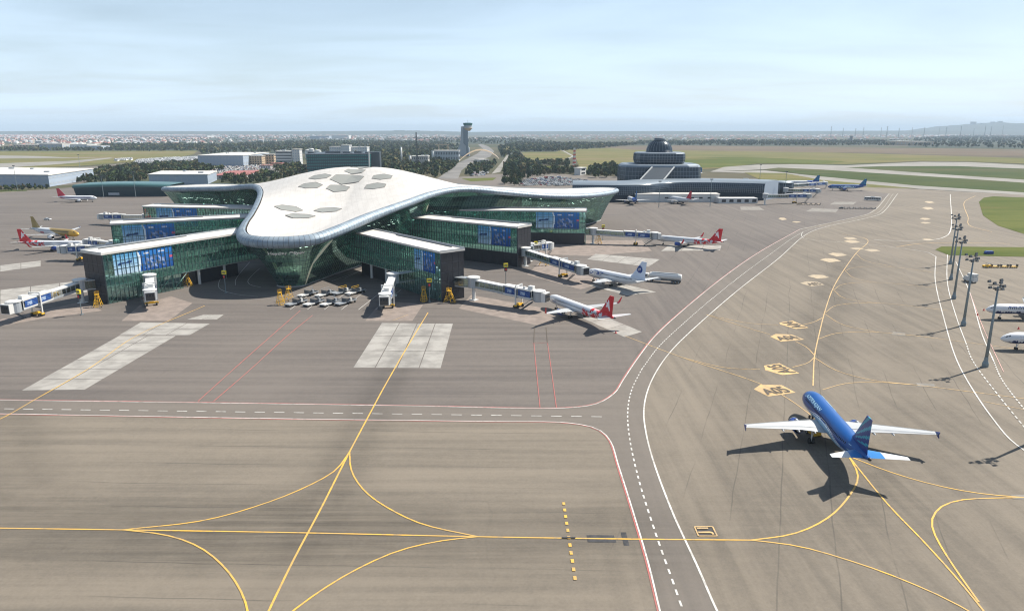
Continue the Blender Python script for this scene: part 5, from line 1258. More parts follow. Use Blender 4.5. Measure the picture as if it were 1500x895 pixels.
# long low wing in front
wing_t = empty('old_terminal_wing', (150, 640, 0), 0, 'long low dark glass wing with pale metal roof and a white annex below', 'terminal wing')
def wing_run(pts, prof, name, m, parent, closed=False):
    P = spline(pts, n=40); t_ = np.gradient(P, axis=0); t_ /= np.linalg.norm(t_, axis=1, keepdims=True); nn = np.c_[-t_[:, 1], t_[:, 0]]
    b = MB(); b.grid([[(*(p + q * o - np.array((150, 640))), z) for p, q in zip(P, nn)] for o, z in prof]); return b.build(name, m, parent, True)
WP = [gp(x, y)[:2] for x, y in ((838, 296), (905, 296.5), (950, 295), (985, 291.5), (1045, 291.5), (1100, 293), (1118, 294))]
zt_, zg_, zw_ = ht(266.5, 622), ht(269, 622), ht(284, 622)
gw = wing_run(WP, [(1.0, 0.0), (.6, zw_), (0, zw_ + 1), (.4, zg_ - 1.5), (2.0, zg_)], 'glass_front', 'old_glass', wing_t)
wing_run(WP, [(2.0, zg_), (5, zt_), (14, zt_ + .4), (30, zt_ + .3), (34, zt_ - 1), (35, 0)], 'metal_roof', 'old_metal', wing_t)
for e_ in (0, -1):
    P2 = spline(WP, n=40); t2 = P2[1] - P2[0] if e_ == 0 else P2[-1] - P2[-2]; t2 /= np.linalg.norm(t2); n2 = np.array((-t2[1], t2[0])); b = MB()
    b.poly([(*(P2[e_] + n2 * o - np.array((150, 640))), z) for o, z in ((1.0, 0), (.6, zw_), (0, zw_ + 1), (.4, zg_ - 1.5), (2.0, zg_), (5, zt_), (14, zt_ + .4), (30, zt_ + .3), (34, zt_ - 1), (35, 0))]); b.build('end_wall', 'wall_blue_grey', wing_t)
b = MB(); P_ = spline(WP, n=110)
for p in P_: b.bar((p[0] - 150, p[1] - 640.2, zw_ + .6), (p[0] - 150 + .2, p[1] - 639.9, zg_ - 1), .16)
for z in np.linspace(zw_ + 1, zg_ - 1.5, 5):
    for p, q in zip(P_[:-1:3], P_[3::3]): b.bar((p[0] - 150, p[1] - 640.25, z), (q[0] - 150, q[1] - 640.25, z), .14)
b.build('glazing_bar', 'old_bar', gw, kind='stuff')
a_, c_2 = gp(931, 296.5), gp(1052, 296); b = MB(); mid = (a_ + c_2) / 2
b.box((mid.x - 150, mid.y + 5 - 640, 3.3), (abs(c_2.x - a_.x), 12, 6.6)); ax = b.build('white_annex', 'wall_white', wing_t)
b = MB(); b.box((mid.x - 150, mid.y + 5 - 640, 6.8), (abs(c_2.x - a_.x) + 1, 13, .4)); b.build('annex_roof', 'white_flat_roof', ax)
for k in range(6):
    b = MB(); b.box((a_.x - 150 + 26 + k * 7.2, mid.y - 1.03 - 640, 3.6), (3.0, .12, 1.3)); b.build('window', 'window_dark', ax)
a_2, c_3 = gp(1052, 298), gp(1112, 299); b = MB(); md2 = (a_2 + c_3) / 2; b.box((md2.x - 150, md2.y + 6 - 640, 2.2), (abs(c_3.x - a_2.x), 10, 4.4)); lw = b.build('ground_storey', 'wall_white', wing_t)
for k in range(5):
    b = MB(); b.box((a_2.x - 150 + 4 + k * 6.3, md2.y + .95 - 640, 2.2), (3.4, .12, 2.2)); b.build('window', 'window_dark', lw)
for (x, y, w, h, rz) in ((955, 289, 10, 9, 20), (1108, 290, 9, 9, -25), (1128, 288, 9, 7, -25)):
    p = gp(x, y); b = MB(); b.prism([(p.x - 150 + math.cos(R(rz + 90 * k + 45)) * w * .7, p.y - 640 + 6 + math.sin(R(rz + 90 * k + 45)) * w * .7) for k in range(4)], 2, 2 + h + 3); b.build('stair_block', 'wall_white', wing_t)
drum = empty('old_pier_head', (*gp(1142, 287)[:2], 0), 0, 'dark glass pier head with pale roof at the end of the old terminal', 'pier head')
b = MB(); b.lathe([(11, 0), (11.3, 6), (11.3, 10.5), (10.8, 12)], 22); b.build('glass_wall', 'old_glass', drum, True)
b = MB(); b.lathe([(11.4, 12), (11.4, 12.6), (6, 13.6), (.5, 14)], 22); b.build('roof', 'old_metal', drum, True)
b = MB(); b.box((-20, 12, 5.5), (34, 16, 11)); b.build('rear_block', 'old_glass', drum); b = MB(); b.box((-20, 12, 11.6), (36, 18, 1.2)); b.build('rear_roof', 'old_metal', drum)
b = MB()
for k in range(22): a = 2 * math.pi * k / 22; b.bar((11.35 * math.cos(a), 11.35 * math.sin(a), .2), (11.35 * math.cos(a), 11.35 * math.sin(a), 12), .16)
b.build('glazing_bar', 'old_bar', drum, kind='stuff')
for i, (r0, c0) in enumerate((((1120, 300), (1182, 297)), ((1152, 283), (1208, 277)), ((1150, 290), (1196, 289)))):
    jet_bridge(['old passenger bridge along the front of the pier head', 'old passenger bridge reaching to the all-blue jet', 'old empty passenger bridge beside the pier head'][i], gp(*r0)[:2], gp(*c0)[:2], 5.6, 4.2, group='old passenger bridges')

for i, (x, y, w, d, h, m, rz, lb) in enumerate(((905, 288, 30, 22, 9, 'old_glass', 8, 'low dark block with metal roof beside the left foot of the stepped terminal'), (1035, 283, 44, 18, 10, 'old_glass', -6, 'low dark hall behind the long wing at the right foot of the stepped terminal'), (1062, 276, 30, 14, 7, 'wall_white', -4, 'low white block behind the long wing'), (1084, 284, 22, 16, 12, 'wall_white', -20, 'white stair block rising over the long wing'), (1120, 281, 26, 14, 8, 'concrete_wall', -10, 'grey service block behind the old pier head'))):
    p = gp(x, y); o = empty('service_block', p, R(rz), lb, 'building'); b = MB(); b.box((0, 0, h / 2), (w, d, h)); wl_o = b.build('wall', m, o); b = MB(); b.box((0, 0, h + .4), (w + 1, d + 1, .8)); rf_o = b.build('roof', 'old_metal' if m == 'old_glass' else 'white_flat_roof', o)
    for k in range(max(2, int(w / 5))): b = MB(); b.box((-w / 2 + (k + .5) * w / int(w / 5 + .001 or 1), -d / 2 - .05, h * .55), (2.4, .12, h * .4)); b.build('window', 'window_dark', wl_o)
    b = MB(); b.box((w * .2, 0, h + 1.6), (5, 4, 1.8)); b.build('roof_unit', 'grey_steel', rf_o)
# low green glass hall on the left
gh = empty('green_glass_hall', (*gp(178, 288)[:2], 0), 0, 'low dark green glass hall beside the left terminal wing', 'building')
x0, x1 = gp(116, 287).x - gh.location.x, gp(250, 288).x - gh.location.x; hh = ht(271.5, 655); b = MB()
b.grid([[(x, o + 2.5 * math.cos((x - x0) / (x1 - x0) * 3.1 - 1.5) * -1, z + (math.sin((x - x0) / (x1 - x0) * 3.14) * 1.2 if z > 3 else 0)) for x in np.linspace(x0, x1, 24)] for o, z in ((3, 0), (0, hh * .75))]); b.build('sloped_glazing', 'office_glass', gh)
b = MB(); b.grid([[(x, o + 2.5 * math.cos((x - x0) / (x1 - x0) * 3.1 - 1.5) * -1, z + math.sin((x - x0) / (x1 - x0) * 3.14) * 1.2 * (z > .1)) for x in np.linspace(x0 - 1, x1, 24)] for o, z in ((0, hh * .75), (-.5, hh * .85), (1.5, hh), (30, hh + .5), (32, 0))]); b.build('roof', 'hall_roof', gh, True)
b = MB()
for x in np.linspace(x0, x1, 50): b.bar((x, 2.8, .1), (x, -.2, hh * .75), .12)
b.build('glazing_bar', 'mullion', gh, kind='stuff')
b = MB(); b.box((-5, -3.0, 2.6), (10, .3, 2.0)); b.build('emblem_band', 'tower_panel', gh)

# ------------------------------------------------------------------ control tower and arch
TD = gp(683, 229).y; tw = empty('control_tower', (gp(684, 229).x, TD, 0), 0, 'grey control tower with flared foot and teal glass cab', 'control tower')
k_ = TD * _c / FPX
def tx(px): return (px - 684) * k_ * 1.0
b = MB(); pr = [(676, 185.6), (684.5, 185.6), (684.5, 214), (688, 217), (688, 232), (660, 232), (669, 222), (674, 212), (675.6, 200)]
pts = [(tx(x), ht(y, TD)) for x, y in pr]; n = len(pts); b.add([(x, -5, max(z, -1)) for x, z in pts] + [(x, 7, max(z, -1)) for x, z in pts], [tuple(range(n)), tuple(range(2 * n - 1, n - 1, -1))] + [((i + 1) % n, i, n + i, n + (i + 1) % n) for i in range(n)]); b.build('shaft', 'tower_panel', tw)
b = MB(); pr = [(679.5, 185.6), (687, 185.6), (686.2, 192), (686.8, 231), (684.2, 231), (683, 214), (679.5, 210)]; pts = [(tx(x), ht(y, TD)) for x, y in pr]; n = len(pts)
b.add([(x, -9, max(z, -1)) for x, z in pts] + [(x, -4.9, max(z, -1)) for x, z in pts], [tuple(range(n)), tuple(range(2 * n - 1, n - 1, -1))] + [((i + 1) % n, i, n + i, n + (i + 1) % n) for i in range(n)]); b.build('front_fin', 'old_metal', tw)
zc0, zc1, zc2 = ht(188.5, TD), ht(183.8, TD), ht(180.6, TD)
b = MB(); b.lathe([(5, zc0 - 6), (10.5, zc0), (11.5, zc0 + .7), (11.3, zc0 + 1.4)], 20, (tx(686), -3, 0)); b.build('gallery', 'wall_tan', tw)
b = MB(); b.lathe([(9.2, zc0 + 1.4), (9.6, zc1 - 1)], 20, (tx(686), -3, 0)); b.build('lower_glazing', 'tower_panel', tw)
b = MB(); b.lathe([(9.6, zc1 - 1), (11.2, zc2 - 1)], 20, (tx(686), -3, 0)); b.build('cab_glazing', 'tower_glass', tw)
b = MB(); b.lathe([(11.5, zc2 - 1), (11.5, zc2), (6, zc2 + .8)], 20, (tx(686), -3, 0)); b.build('cab_roof', 'tower_glass', tw)
b = MB(); b.bar((tx(686), -3, zc2), (tx(686), -3, zc2 + 7), .4); b.build('antenna', 'dark_steel', tw)
ar = empty('arch_canopy', (*gp(702, 234)[:2], 0), 0, 'pale curved arch roof spanning the approach road below the control tower', 'arch')
AP = [gp(672, 238), gp(731, 233.5)]; b = MB(); rows = [[], [], [], []]
for k in range(25):
    u = k / 24; p = AP[0].lerp(AP[1], u) - ar.location; h = math.sin(math.pi * u) ** .8 * ht(220.5, 1490) + .1; th = 1.2 + 1.8 * math.sin(math.pi * u)
    for r_, (dy, dz) in zip(rows, ((-5, 0), (-5, th), (5, th), (5, 0))): r_.append((p.x, p.y + dy, h + dz))
b.grid(rows + [rows[0]]); b.build('shell', 'concrete_wall', ar, True)
b = MB(); b.grid([[(x, y - .06, z + .1) for x, y, z in rows[0]], [(x, y - .06, z + .05) for x, y, z in rows[1]]]); b.build('fascia', 'wall_tan', ar)

# ------------------------------------------------------------------ other buildings
def block(name, label, px, ytop, wallm, roofm, wins=None, cat='building', depth=None, group=None, over=.8, bands=0, bandm='office_dark', units=0, sub=None):
    """px: front edge from left to right (two ground points), then the third corner or a depth"""
    P = [gp(*p) for p in px]; A, B_ = P[0], P[1]
    if len(P) > 2: D_ = P[2] - B_
    else: D_ = Vector((-(B_ - A).y, (B_ - A).x, 0)).normalized() * depth
    h = ht(ytop, (A.y + B_.y) / 2); o = empty(name, tuple((A + B_) / 2), 0, label, cat, group); L = o.location
    q = [A - L, B_ - L, B_ - L + D_, A - L + D_]; ex = (B_ - A).normalized(); ey = D_.normalized()
    b = MB(); b.prism([(p.x, p.y) for p in q], 0, h - .02); w = b.build('wall', wallm, o)
    b = MB(); r = [q[0] - ex * over - ey * over, q[1] + ex * over - ey * over, q[2] + ex * over + ey * over, q[3] - ex * over + ey * over]; b.prism([(p.x, p.y) for p in r], h, h + .9); rf = b.build('roof', roofm, o)
    if wins:
        nx, nz, ww, wh, wm = wins; Lx = (B_ - A).length
        for i in range(nx):
            for j in range(nz):
                c = q[0] + ex * (Lx * (i + .5) / nx) - ey * .12; z = h * (j + .5) / nz + .2; u = ex * (Lx / nx * ww / 2); b = MB(); hz = h / nz * wh / 2
                b.quad(tuple(c - u + Vector((0, 0, z - hz))), tuple(c + u + Vector((0, 0, z - hz))), tuple(c + u + Vector((0, 0, z + hz))), tuple(c - u + Vector((0, 0, z + hz)))); b.build('window', wm, w)
        Ly = D_.length; ny = max(2, int(nx * Ly / Lx)) if Ly < Lx * 2 else nx
        for i in range(ny):
            for j in range(nz):
                c = q[1] + ey * (Ly * (i + .5) / ny) + ex * .12; z = h * (j + .5) / nz + .2; u = ey * (Ly / ny * ww / 2); b = MB(); hz = h / nz * wh / 2
                b.quad(tuple(c - u + Vector((0, 0, z - hz))), tuple(c + u + Vector((0, 0, z - hz))), tuple(c + u + Vector((0, 0, z + hz))), tuple(c - u + Vector((0, 0, z + hz)))); b.build('window', wm, w)
    rnd = random.Random(len(label))
    for k in range(units):
        c = q[0] + ex * ((B_ - A).length * rnd.uniform(.1, .9)) + ey * (D_.length * rnd.uniform(.2, .8)); b = MB(); b.box((c.x, c.y, h + 1.7), (rnd.uniform(2, 6), rnd.uniform(2, 4), 1.6)); b.build('roof_unit', 'grey_steel', rf)
    return o
block('hangar', 'large blue-grey hangar with flat white roof beside the taxiway', [(-80, 272), (73, 274), (138, 262)], 256.5, 'wall_blue_grey', 'white_flat_roof', (12, 2, .7, .25, 'tower_panel'), units=4)
block('warehouse', 'blue-grey warehouse with pale roof behind the green glass hall', [(219, 270), (305, 270), (318, 264)], 256.5, 'wall_blue_grey', 'white_flat_roof', (10, 1, .1, .7, 'tower_panel'), units=2)
block('hall', 'large blue hall with white roof beyond the car park', [(291, 243.5), (357, 243.5), (395, 237)], 228.5, 'wall_blue_grey', 'white_flat_roof', (14, 2, .55, .3, 'tower_panel'), units=3)
block('office_building', 'tan block beside the large blue hall', [(366, 242), (384, 242)], 229, 'wall_tan', 'concrete_wall', (5, 4, .5, .5, 'window_dark'), depth=18)
block('office_building', 'tan block between the tan and the white offices', [(386, 241), (402, 241)], 227, 'wall_tan', 'concrete_wall', (4, 4, .5, .5, 'window_dark'), depth=18)
block('office_building', 'white office building with ribbon windows beside the tan blocks', [(405, 243), (428, 243)], 222, 'wall_white', 'white_flat_roof', (1, 5, .96, .4, 'office_dark'), depth=20, units=2)
block('office_building', 'tall narrow white block beside the dark glass office', [(429, 243), (440, 243)], 219.5, 'wall_white', 'white_flat_roof', (3, 6, .4, .4, 'wall_blue_grey'), depth=16)
of = block('glass_office', 'long dark teal glass office block behind the white terminal roof', [(450, 253), (541, 252), (556, 247)], 226.5, 'office_glass', 'office_dark', (30, 6, .82, .62, 'tower_glass'), units=3)
for i, (x0, x1, yt) in enumerate(((451, 460, 222.5), (477, 499, 222), (502.5, 513.5, 222.3), (519, 530, 222), (535, 556, 222.8))):
    P = gp((x0 + x1) / 2, 251) - of.location; h = ht(yt, 1090); b = MB(); b.box((P.x, P.y + 12, h / 2), ((x1 - x0) * 1.02, 14, h)); b.build('stair_tower', 'office_dark', of)
b = MB(); P = gp(541, 252) - of.location; b.box((P.x + .5, P.y - .5, 14), (1.6, 1.6, 30)); b.build('corner_column', 'wall_white', of)
for i, (x, w, yt) in enumerate(((452, 9, 219), (466, 10, 219.5), (457, 8, 217.5))):
    p = gp(x, 232); h = ht(yt, p.y); r = w * p.y / FPX / 2; o = empty('storage_tank', p, 0, 'white domed storage tank behind the dark glass office', 'tank', 'white storage tanks'); b = MB(); b.lathe([(r, 0), (r, h * .85)], 20); b.build('shell', 'tank_white', o); b = MB(); b.lathe([(r * 1.02, h * .85), (r * .7, h * .96), (.3, h)], 20); b.build('dome_roof', 'tank_white', o, True)
block('white_block', 'cluster block of white service buildings above the dark office', [(483, 228), (500, 228)], 215.5, 'wall_white', 'white_flat_roof', (5, 3, .5, .4, 'wall_blue_grey'), depth=30)
block('white_block', 'stepped white service building, the tall middle one', [(500, 228.5), (512, 228.5)], 213.5, 'wall_white', 'white_flat_roof', (4, 4, .5, .4, 'wall_blue_grey'), depth=30)
block('white_block', 'white service building at the end of the cluster', [(513, 228), (538, 228)], 215.8, 'wall_white', 'white_flat_roof', (7, 3, .5, .4, 'wall_blue_grey'), depth=30, units=2)
block('red_roof_shed', 'low shed with a dusty red roof behind the white roof', [(313, 263), (362, 261.5), (380, 254.5)], 257.5, 'wall_white', 'roof_red', (8, 1, .4, .4, 'window_dark'))
block('red_roof_house', 'small red-roofed house beside the car park', [(397, 247), (412, 247)], 240, 'wall_tan', 'roof_red', (4, 1, .4, .4, 'window_dark'), depth=14)
block('red_roof_house', 'low red-roofed house with an awning beside the car park', [(382, 248), (396, 248)], 243, 'wall_white', 'roof_red', (4, 1, .4, .4, 'window_dark'), depth=12)
block('white_kiosk', 'small white kiosk among the dark trees', [(398, 258), (409, 257.5)], 252.5, 'wall_white', 'white_flat_roof', (3, 1, .5, .4, 'window_dark'), depth=8)
block('plant_building', 'grey industrial building with a row of windows below the control tower', [(634, 236), (672, 236)], 221.5, 'tower_panel', 'concrete_wall', (16, 2, .5, .55, 'office_dark'), depth=40)
block('plant_building', 'grey tank house among trees left of the control tower', [(603, 242), (627, 242)], 229.5, 'concrete_wall', 'concrete_wall', (8, 2, .4, .4, 'office_dark'), depth=25, units=2)
block('white_toll_building', 'small white building beside the approach road under the arch', [(702, 241.5), (716, 241)], 234.5, 'wall_white', 'white_flat_roof', (5, 2, .5, .4, 'window_dark'), depth=14)
block('white_kiosk', 'small white building with a dark recess beside the car park', [(850, 257), (858.5, 256)], 246.5, 'wall_white', 'white_flat_roof', (1, 2, .6, .45, 'window_dark'), depth=9)
for (x, yb, yt, w) in ((588.5, 240, 215, 2.4), (601, 241, 227.5, 3.6), (627.5, 241, 227, 2.6), (634.5, 236, 220.5, 4)):
    p = gp(x, yb); h = ht(yt, p.y); r = w * p.y / FPX / 2; o = empty('silo', p, 0, {588.5: 'slim pale chimney among trees', 601: 'stout white silo beside the tank house', 627.5: 'slim white silo at the end of the tank house', 634.5: 'pale blue-white silo beside the windowed plant building'}[x], 'silo'); b = MB(); b.lathe([(r, 0), (r * .95, h * .97)], 14); b.build('shell', 'tank_white', o, True); b = MB(); b.lathe([(r * 1.1, h * .96), (r * 1.1, h)], 14); b.build('rim', 'grey_steel', o)
g0 = gp(648, 229); gt = empty('gantry_frame', g0, 0, 'cream goalpost-shaped gantry on the plant roof', 'gantry'); hg = ht(211.5, g0.y); b = MB(); kk = g0.y / FPX
for x in (-5, 8): b.box((x * kk, 0, hg / 2), (1.4 * kk, 3, hg))
b.build('upright', 'wall_tan', gt); b = MB(); b.box((0, 0, hg - 1.3), (20 * kk, 3.2, 2.6)); b.build('beam', 'wall_tan', gt)
def lattice(name, label, base, top_y, w0, w1, mats, nseg):
    p = gp(*base); h = ht(top_y, p.y); t = empty(name, p, R(20), label, 'mast')
    for k in range(nseg):
        z0, z1_ = h * k / nseg, h * (k + 1) / nseg; a, c = w0 + (w1 - w0) * k / nseg, w0 + (w1 - w0) * (k + 1) / nseg; b = MB()
        for sx, sy in ((-1, -1), (1, -1), (1, 1), (-1, 1)): b.bar((sx * a, sy * a, z0), (sx * c, sy * c, z1_), .42)
        for (s0, s1) in (((-1, -1), (1, -1)), ((1, -1), (1, 1)), ((1, 1), (-1, 1)), ((-1, 1), (-1, -1))):
            b.bar((s0[0] * a, s0[1] * a, z0), (s1[0] * c, s1[1] * c, z1_), .3); b.bar((s1[0] * a, s1[1] * a, z0), (s0[0] * c, s0[1] * c, z1_), .3); b.bar((s0[0] * a, s0[1] * a, z0), (s1[0] * a, s1[1] * a, z0), .3)
        b.build('lattice_section', mats[k % len(mats)], t)
lattice('radio_mast', 'red and white lattice radio mast in the dry field', (841, 248), 217, 2.0, .9, ['white_steel', 'mast_red'], 11)
lattice('radio_mast', 'thin grey lattice mast among the trees left of the control tower', (611, 243), 194, 1.6, .6, ['dark_steel'], 12)
for (x, yb, yt, lb) in ((25.5, 279, 243, 'thin lamp mast before the large hangar'), (152, 289, 259, 'thin flag mast before the green glass hall'), (119.5, 262, 227, 'thin lamp mast on the far left taxiway'), (199, 289, 252, 'thin lamp mast behind the green glass hall'), (965, 304, 266, 'thin lamp mast before the white annex'), (1040, 303, 263, 'thin lamp mast before the old terminal wing'), (1113, 262, 242, 'thin lamp mast on the taxiway behind the old pier'), (1149, 290, 252, 'thin lamp mast beside the old pier head')):
    p = gp(x, yb); h = ht(yt, p.y); t = empty('lamp_mast', p, 0, lb, 'light mast'); b = MB(); b.tube((0, 0, 0), (0, 0, h), .3, .14, 8); b.build('mast', 'pole_grey', t); b = MB(); b.box((0, 0, h), (2.2, .8, .7)); b.build('lamp_head', 'dark_steel', t)
for (name, lb, px, yt, wm, dp, wn_) in (('long_white_hall', 'very long white roofed hall on the far left horizon', [(150, 201.5), (304, 202)], 199.0, 'tank_white', 120, None), ('far_warehouse', 'pale grey warehouse in front of the left city', [(58, 219.5), (92, 219.5)], 211, 'concrete_wall', 60, (6, 1, .4, .5, 'wall_blue_grey')), ('far_warehouse', 'white warehouse in front of the left city', [(94, 219), (128, 219)], 212, 'tank_white', 60, (6, 1, .4, .4, 'wall_blue_grey')), ('far_warehouse', 'low white warehouse with rounded end', [(126, 219.5), (149, 219.5)], 214, 'wall_blue_grey', 50, (4, 1, .4, .4, 'wall_white')), ('far_warehouse', 'tan block before the left city', [(20, 219.5), (56, 219.5)], 212.5, 'wall_tan', 60, (8, 2, .4, .4, 'office_dark')),
    ('far_hall', 'long blue and white hall in the far middle', [(454, 204), (482, 204)], 199.5, 'wall_blue_grey', 80, None), ('far_hall', 'long white hall beside the blue one far away', [(480, 203.6), (511, 203.6)], 198.4, 'tank_white', 80, None), ('far_hall', 'long cream hall on the right plain', [(1296, 212.5), (1346, 213.5)], 207.5, 'wall_tan', 90, (9, 1, .2, .6, 'concrete_wall')), ('dark_block', 'small dark tower block on the right plain', [(1245.5, 207), (1248.5, 207)], 199.5, 'office_dark', 14, None)):
    block(name, lb, px, yt, wm, 'white_flat_roof', wn_, depth=dp)
for i, (x, w, yt) in enumerate(((577, 16, 191.0), (597, 7, 191.6), (607, 8, 191.5), (618, 12, 192.0), (636, 7, 192.1), (645, 6, 192.3))):
    D_ = 13500.; X = (x + w / 2 - 750) / FPX * D_ * _c; h = ht(yt, D_); o = empty('apartment_block', (X, D_, 0), 0, 'far grey apartment block on the horizon', 'apartment block', 'apartment blocks on the horizon'); b = MB(); b.box((0, 0, h / 2), (w * D_ / FPX, 40, h)); b.build('wall', 'wall_blue_grey', o)
    b = MB()
    for k in range(8): b.box((0, -20.3, h * (k + .6) / 8.5), (w * D_ / FPX * .94, .3, h / 22))
    b.build('window_band', 'office_dark', o)

# ------------------------------------------------------------------ hills
def ridge(name, D0, prof, depth):
    xs = np.linspace(prof[0][0], prof[-1][0], 90); ys = np.interp(xs, [p[0] for p in prof], [p[1] for p in prof]); b = MB(); rows = []
    for f, k in ((-.5, 0), (-.32, .35), (-.15, .75), (0, 1), (.2, .8), (.5, 0)):
        r_ = []
        for i, (x, y) in enumerate(zip(xs, ys)):
            D_ = D0 * (1 + 0 * f) + depth * f; X = (x - 750) / FPX * D0 * _c; h = max(ht(y, D0), 0) * k; r_.append((X, D_, h * (1 + .10 * math.sin(i * 1.3 + f * 9) * (k < 1)) - .5))
        rows.append(r_)
    b.grid(rows); o = b.build(name, 'far_ridge', None, True); o['kind'] = 'structure'; return o
ridge('hill', 14000, [(1350, 193.5), (1375, 190), (1398, 185.5), (1420, 182.5), (1445, 181), (1462, 179), (1478, 181.5), (1500, 180.5), (1560, 178), (1650, 184), (1750, 193)], 5000)
ridge('hill', 12000, [(690, 193.6), (800, 192.6), (980, 192.2), (1150, 192.4), (1300, 191.8), (1420, 191.5), (1600, 192.6), (1800, 193.4)], 3000)
ridge('hill', 12000, [(-250, 193.6), (0, 192.4), (200, 192.2), (420, 192.8), (600, 191.6), (690, 193.6)], 3000)
for i, x in enumerate((1424, 1436, 1452, 1463)):
    D_ = 13950.; o = empty('hill_block', ((x - 750) / FPX * D_ * _c, D_, ht([182.3, 181.7, 180.3, 179.2][i], 14000) - 14), 0, 'tower block on the crest of the right hill', 'apartment block', 'tower blocks on the hill'); b = MB(); w = (100, 60, 70, 85)[i]; hh_ = (60, 30, 34, 32)[i]; b.box((0, 0, hh_ / 2), (w, 30, hh_)); b.build('wall', 'concrete_wall', o)
    b = MB(); b.box((0, -15.2, hh_ * .55), (w * .9, .3, hh_ * .3)); b.build('window_band', 'office_dark', o)
rnd = random.Random(11)
for k in range(16):
    x = 1218 + k * 17 + rnd.uniform(-5, 5); D_ = rnd.uniform(5200, 7000); X = (x - 750) / FPX * D_ * _c; h = rnd.uniform(42, 62) + 40; t = empty('power_pylon', (X, D_, 0), rnd.uniform(0, 1), 'thin lattice power pylon on the right horizon', 'pylon', 'power pylons on the horizon'); b = MB()
    for s in (-1, 1): b.bar((s * 4, 0, 0), (s * .6, 0, h), 1.1); b.bar((s * 4, 0, 0), (-s * 1.5, 0, h * .6), .8)
    b.build('lattice', 'pole_grey', t); b = MB()
    for z in (.72, .84, .95): b.bar((-8, 0, h * z), (8, 0, h * z), .9)
    b.build('cross_arm', 'pole_grey', t)

# ================================================================== trees, cars and houses in numbers
def in_poly(x, y, P):
    c = False; n = len(P)
    for i in range(n):
        (x1, y1), (x2, y2) = P[i - 1], P[i]
        if (y1 > y) != (y2 > y) and x < (x2 - x1) * (y - y1) / (y2 - y1) + x1: c = not c
    return c
def scatter(px, n, rnd, mind=3.0):
    P = [tuple(gp(*p)[:2]) for p in px]; xs = [p[0] for p in P]; ys = [p[1] for p in P]; out = []; tries = 0; cell = {}
    while len(out) < n and tries < n * 14:
        tries += 1; x, y = rnd.uniform(min(xs), max(xs)), rnd.uniform(min(ys), max(ys))
        if not in_poly(x, y, P): continue
        k = (int(x // mind), int(y // mind))
        if k in cell: continue
        cell[k] = 1; out.append((x, y))
    return out
TREEC = [(.036, .060, .026), (.058, .082, .032), (.088, .098, .040), (.125, .112, .055), (.042, .068, .044)]
def leaf_cloud(rg, n, h, w, size, kind):
    """random leaf clumps filling an uneven crown; returns quads (n,4,3)"""
    lob = rg.normal(0, .33, (6, 3)); lob[:, 2] = rg.uniform(-.7, .8, 6); a = rg.integers(0, 6, n)
    d = rg.normal(0, 1, (n, 3)); d /= np.linalg.norm(d, axis=1, keepdims=True); r = rg.uniform(.35, 1, (n, 1)) ** .5
    if kind == 0: c = d * r * .62 + lob[a] * .55
    else:
        c = d * r; t = rg.uniform(-1, 1, n); c[:, :2] *= (np.clip(1 - t, .08, 2) * .5 * rg.uniform(.75, 1.15, n))[:, None]; c[:, 2] = t
    c = c * np.array([w / 2, w / 2, h * .42]) + np.array([0, 0, h * .56])
    u = rg.normal(0, 1, (n, 3)); u /= np.linalg.norm(u, axis=1, keepdims=True); v = np.cross(u, rg.normal(0, 1, (n, 3))); v /= np.linalg.norm(v, axis=1, keepdims=True); s = size * rg.uniform(.6, 1.3, (n, 1))
    return np.stack([c - u * s - v * s * .7, c + u * s - v * s * .8, c + u * s * .8 + v * s, c - u * s * .9 + v * s * .8], 1)
def quads_mesh(name, Q, cols, m):
    me = bpy.data.meshes.new(name); n = len(Q); me.vertices.add(n * 4); me.vertices.foreach_set('co', Q.astype(np.float32).ravel()); me.loops.add(n * 4); me.loops.foreach_set('vertex_index', np.arange(n * 4, dtype=np.int32)); me.polygons.add(n); me.polygons.foreach_set('loop_start', np.arange(0, n * 4, 4, dtype=np.int32)); me.polygons.foreach_set('loop_total', np.full(n, 4, dtype=np.int32))
    at = me.attributes.new('Col', 'FLOAT_COLOR', 'FACE'); at.data.foreach_set('color', np.c_[cols, np.ones(n)].astype(np.float32).ravel()); me.materials.append(M[m]); me.update(); return me
rg = np.random.default_rng(5); protos = []
for k in range(7):
    kind = 1 if k in (2, 5) else 0; h = 8.0; w = 6.4 if kind == 0 else 4.2; Q = leaf_cloud(rg, 260, h, w, .55, kind); base = np.array(TREEC[k % 5]); cols = base * rg.uniform(.65, 1.45, (260, 1)); cm_ = quads_mesh('crown', Q, cols, 'foliage')
    b = MB(); b.tube((0, 0, 0), (.1, .05, h * .35), .22, .15, 7); b.tube((.1, .05, h * .35), (-.1, .1, h * .7), .15, .06, 6)
    for a in range(4): b.tube((.1, .05, h * (.3 + .08 * a)), (1.6 * math.cos(a * 1.7), 1.6 * math.sin(a * 1.7), h * (.5 + .07 * a)), .09, .03, 5)
    protos.append((cm_, b.mesh('trunk', 'trunk_bark'), kind))
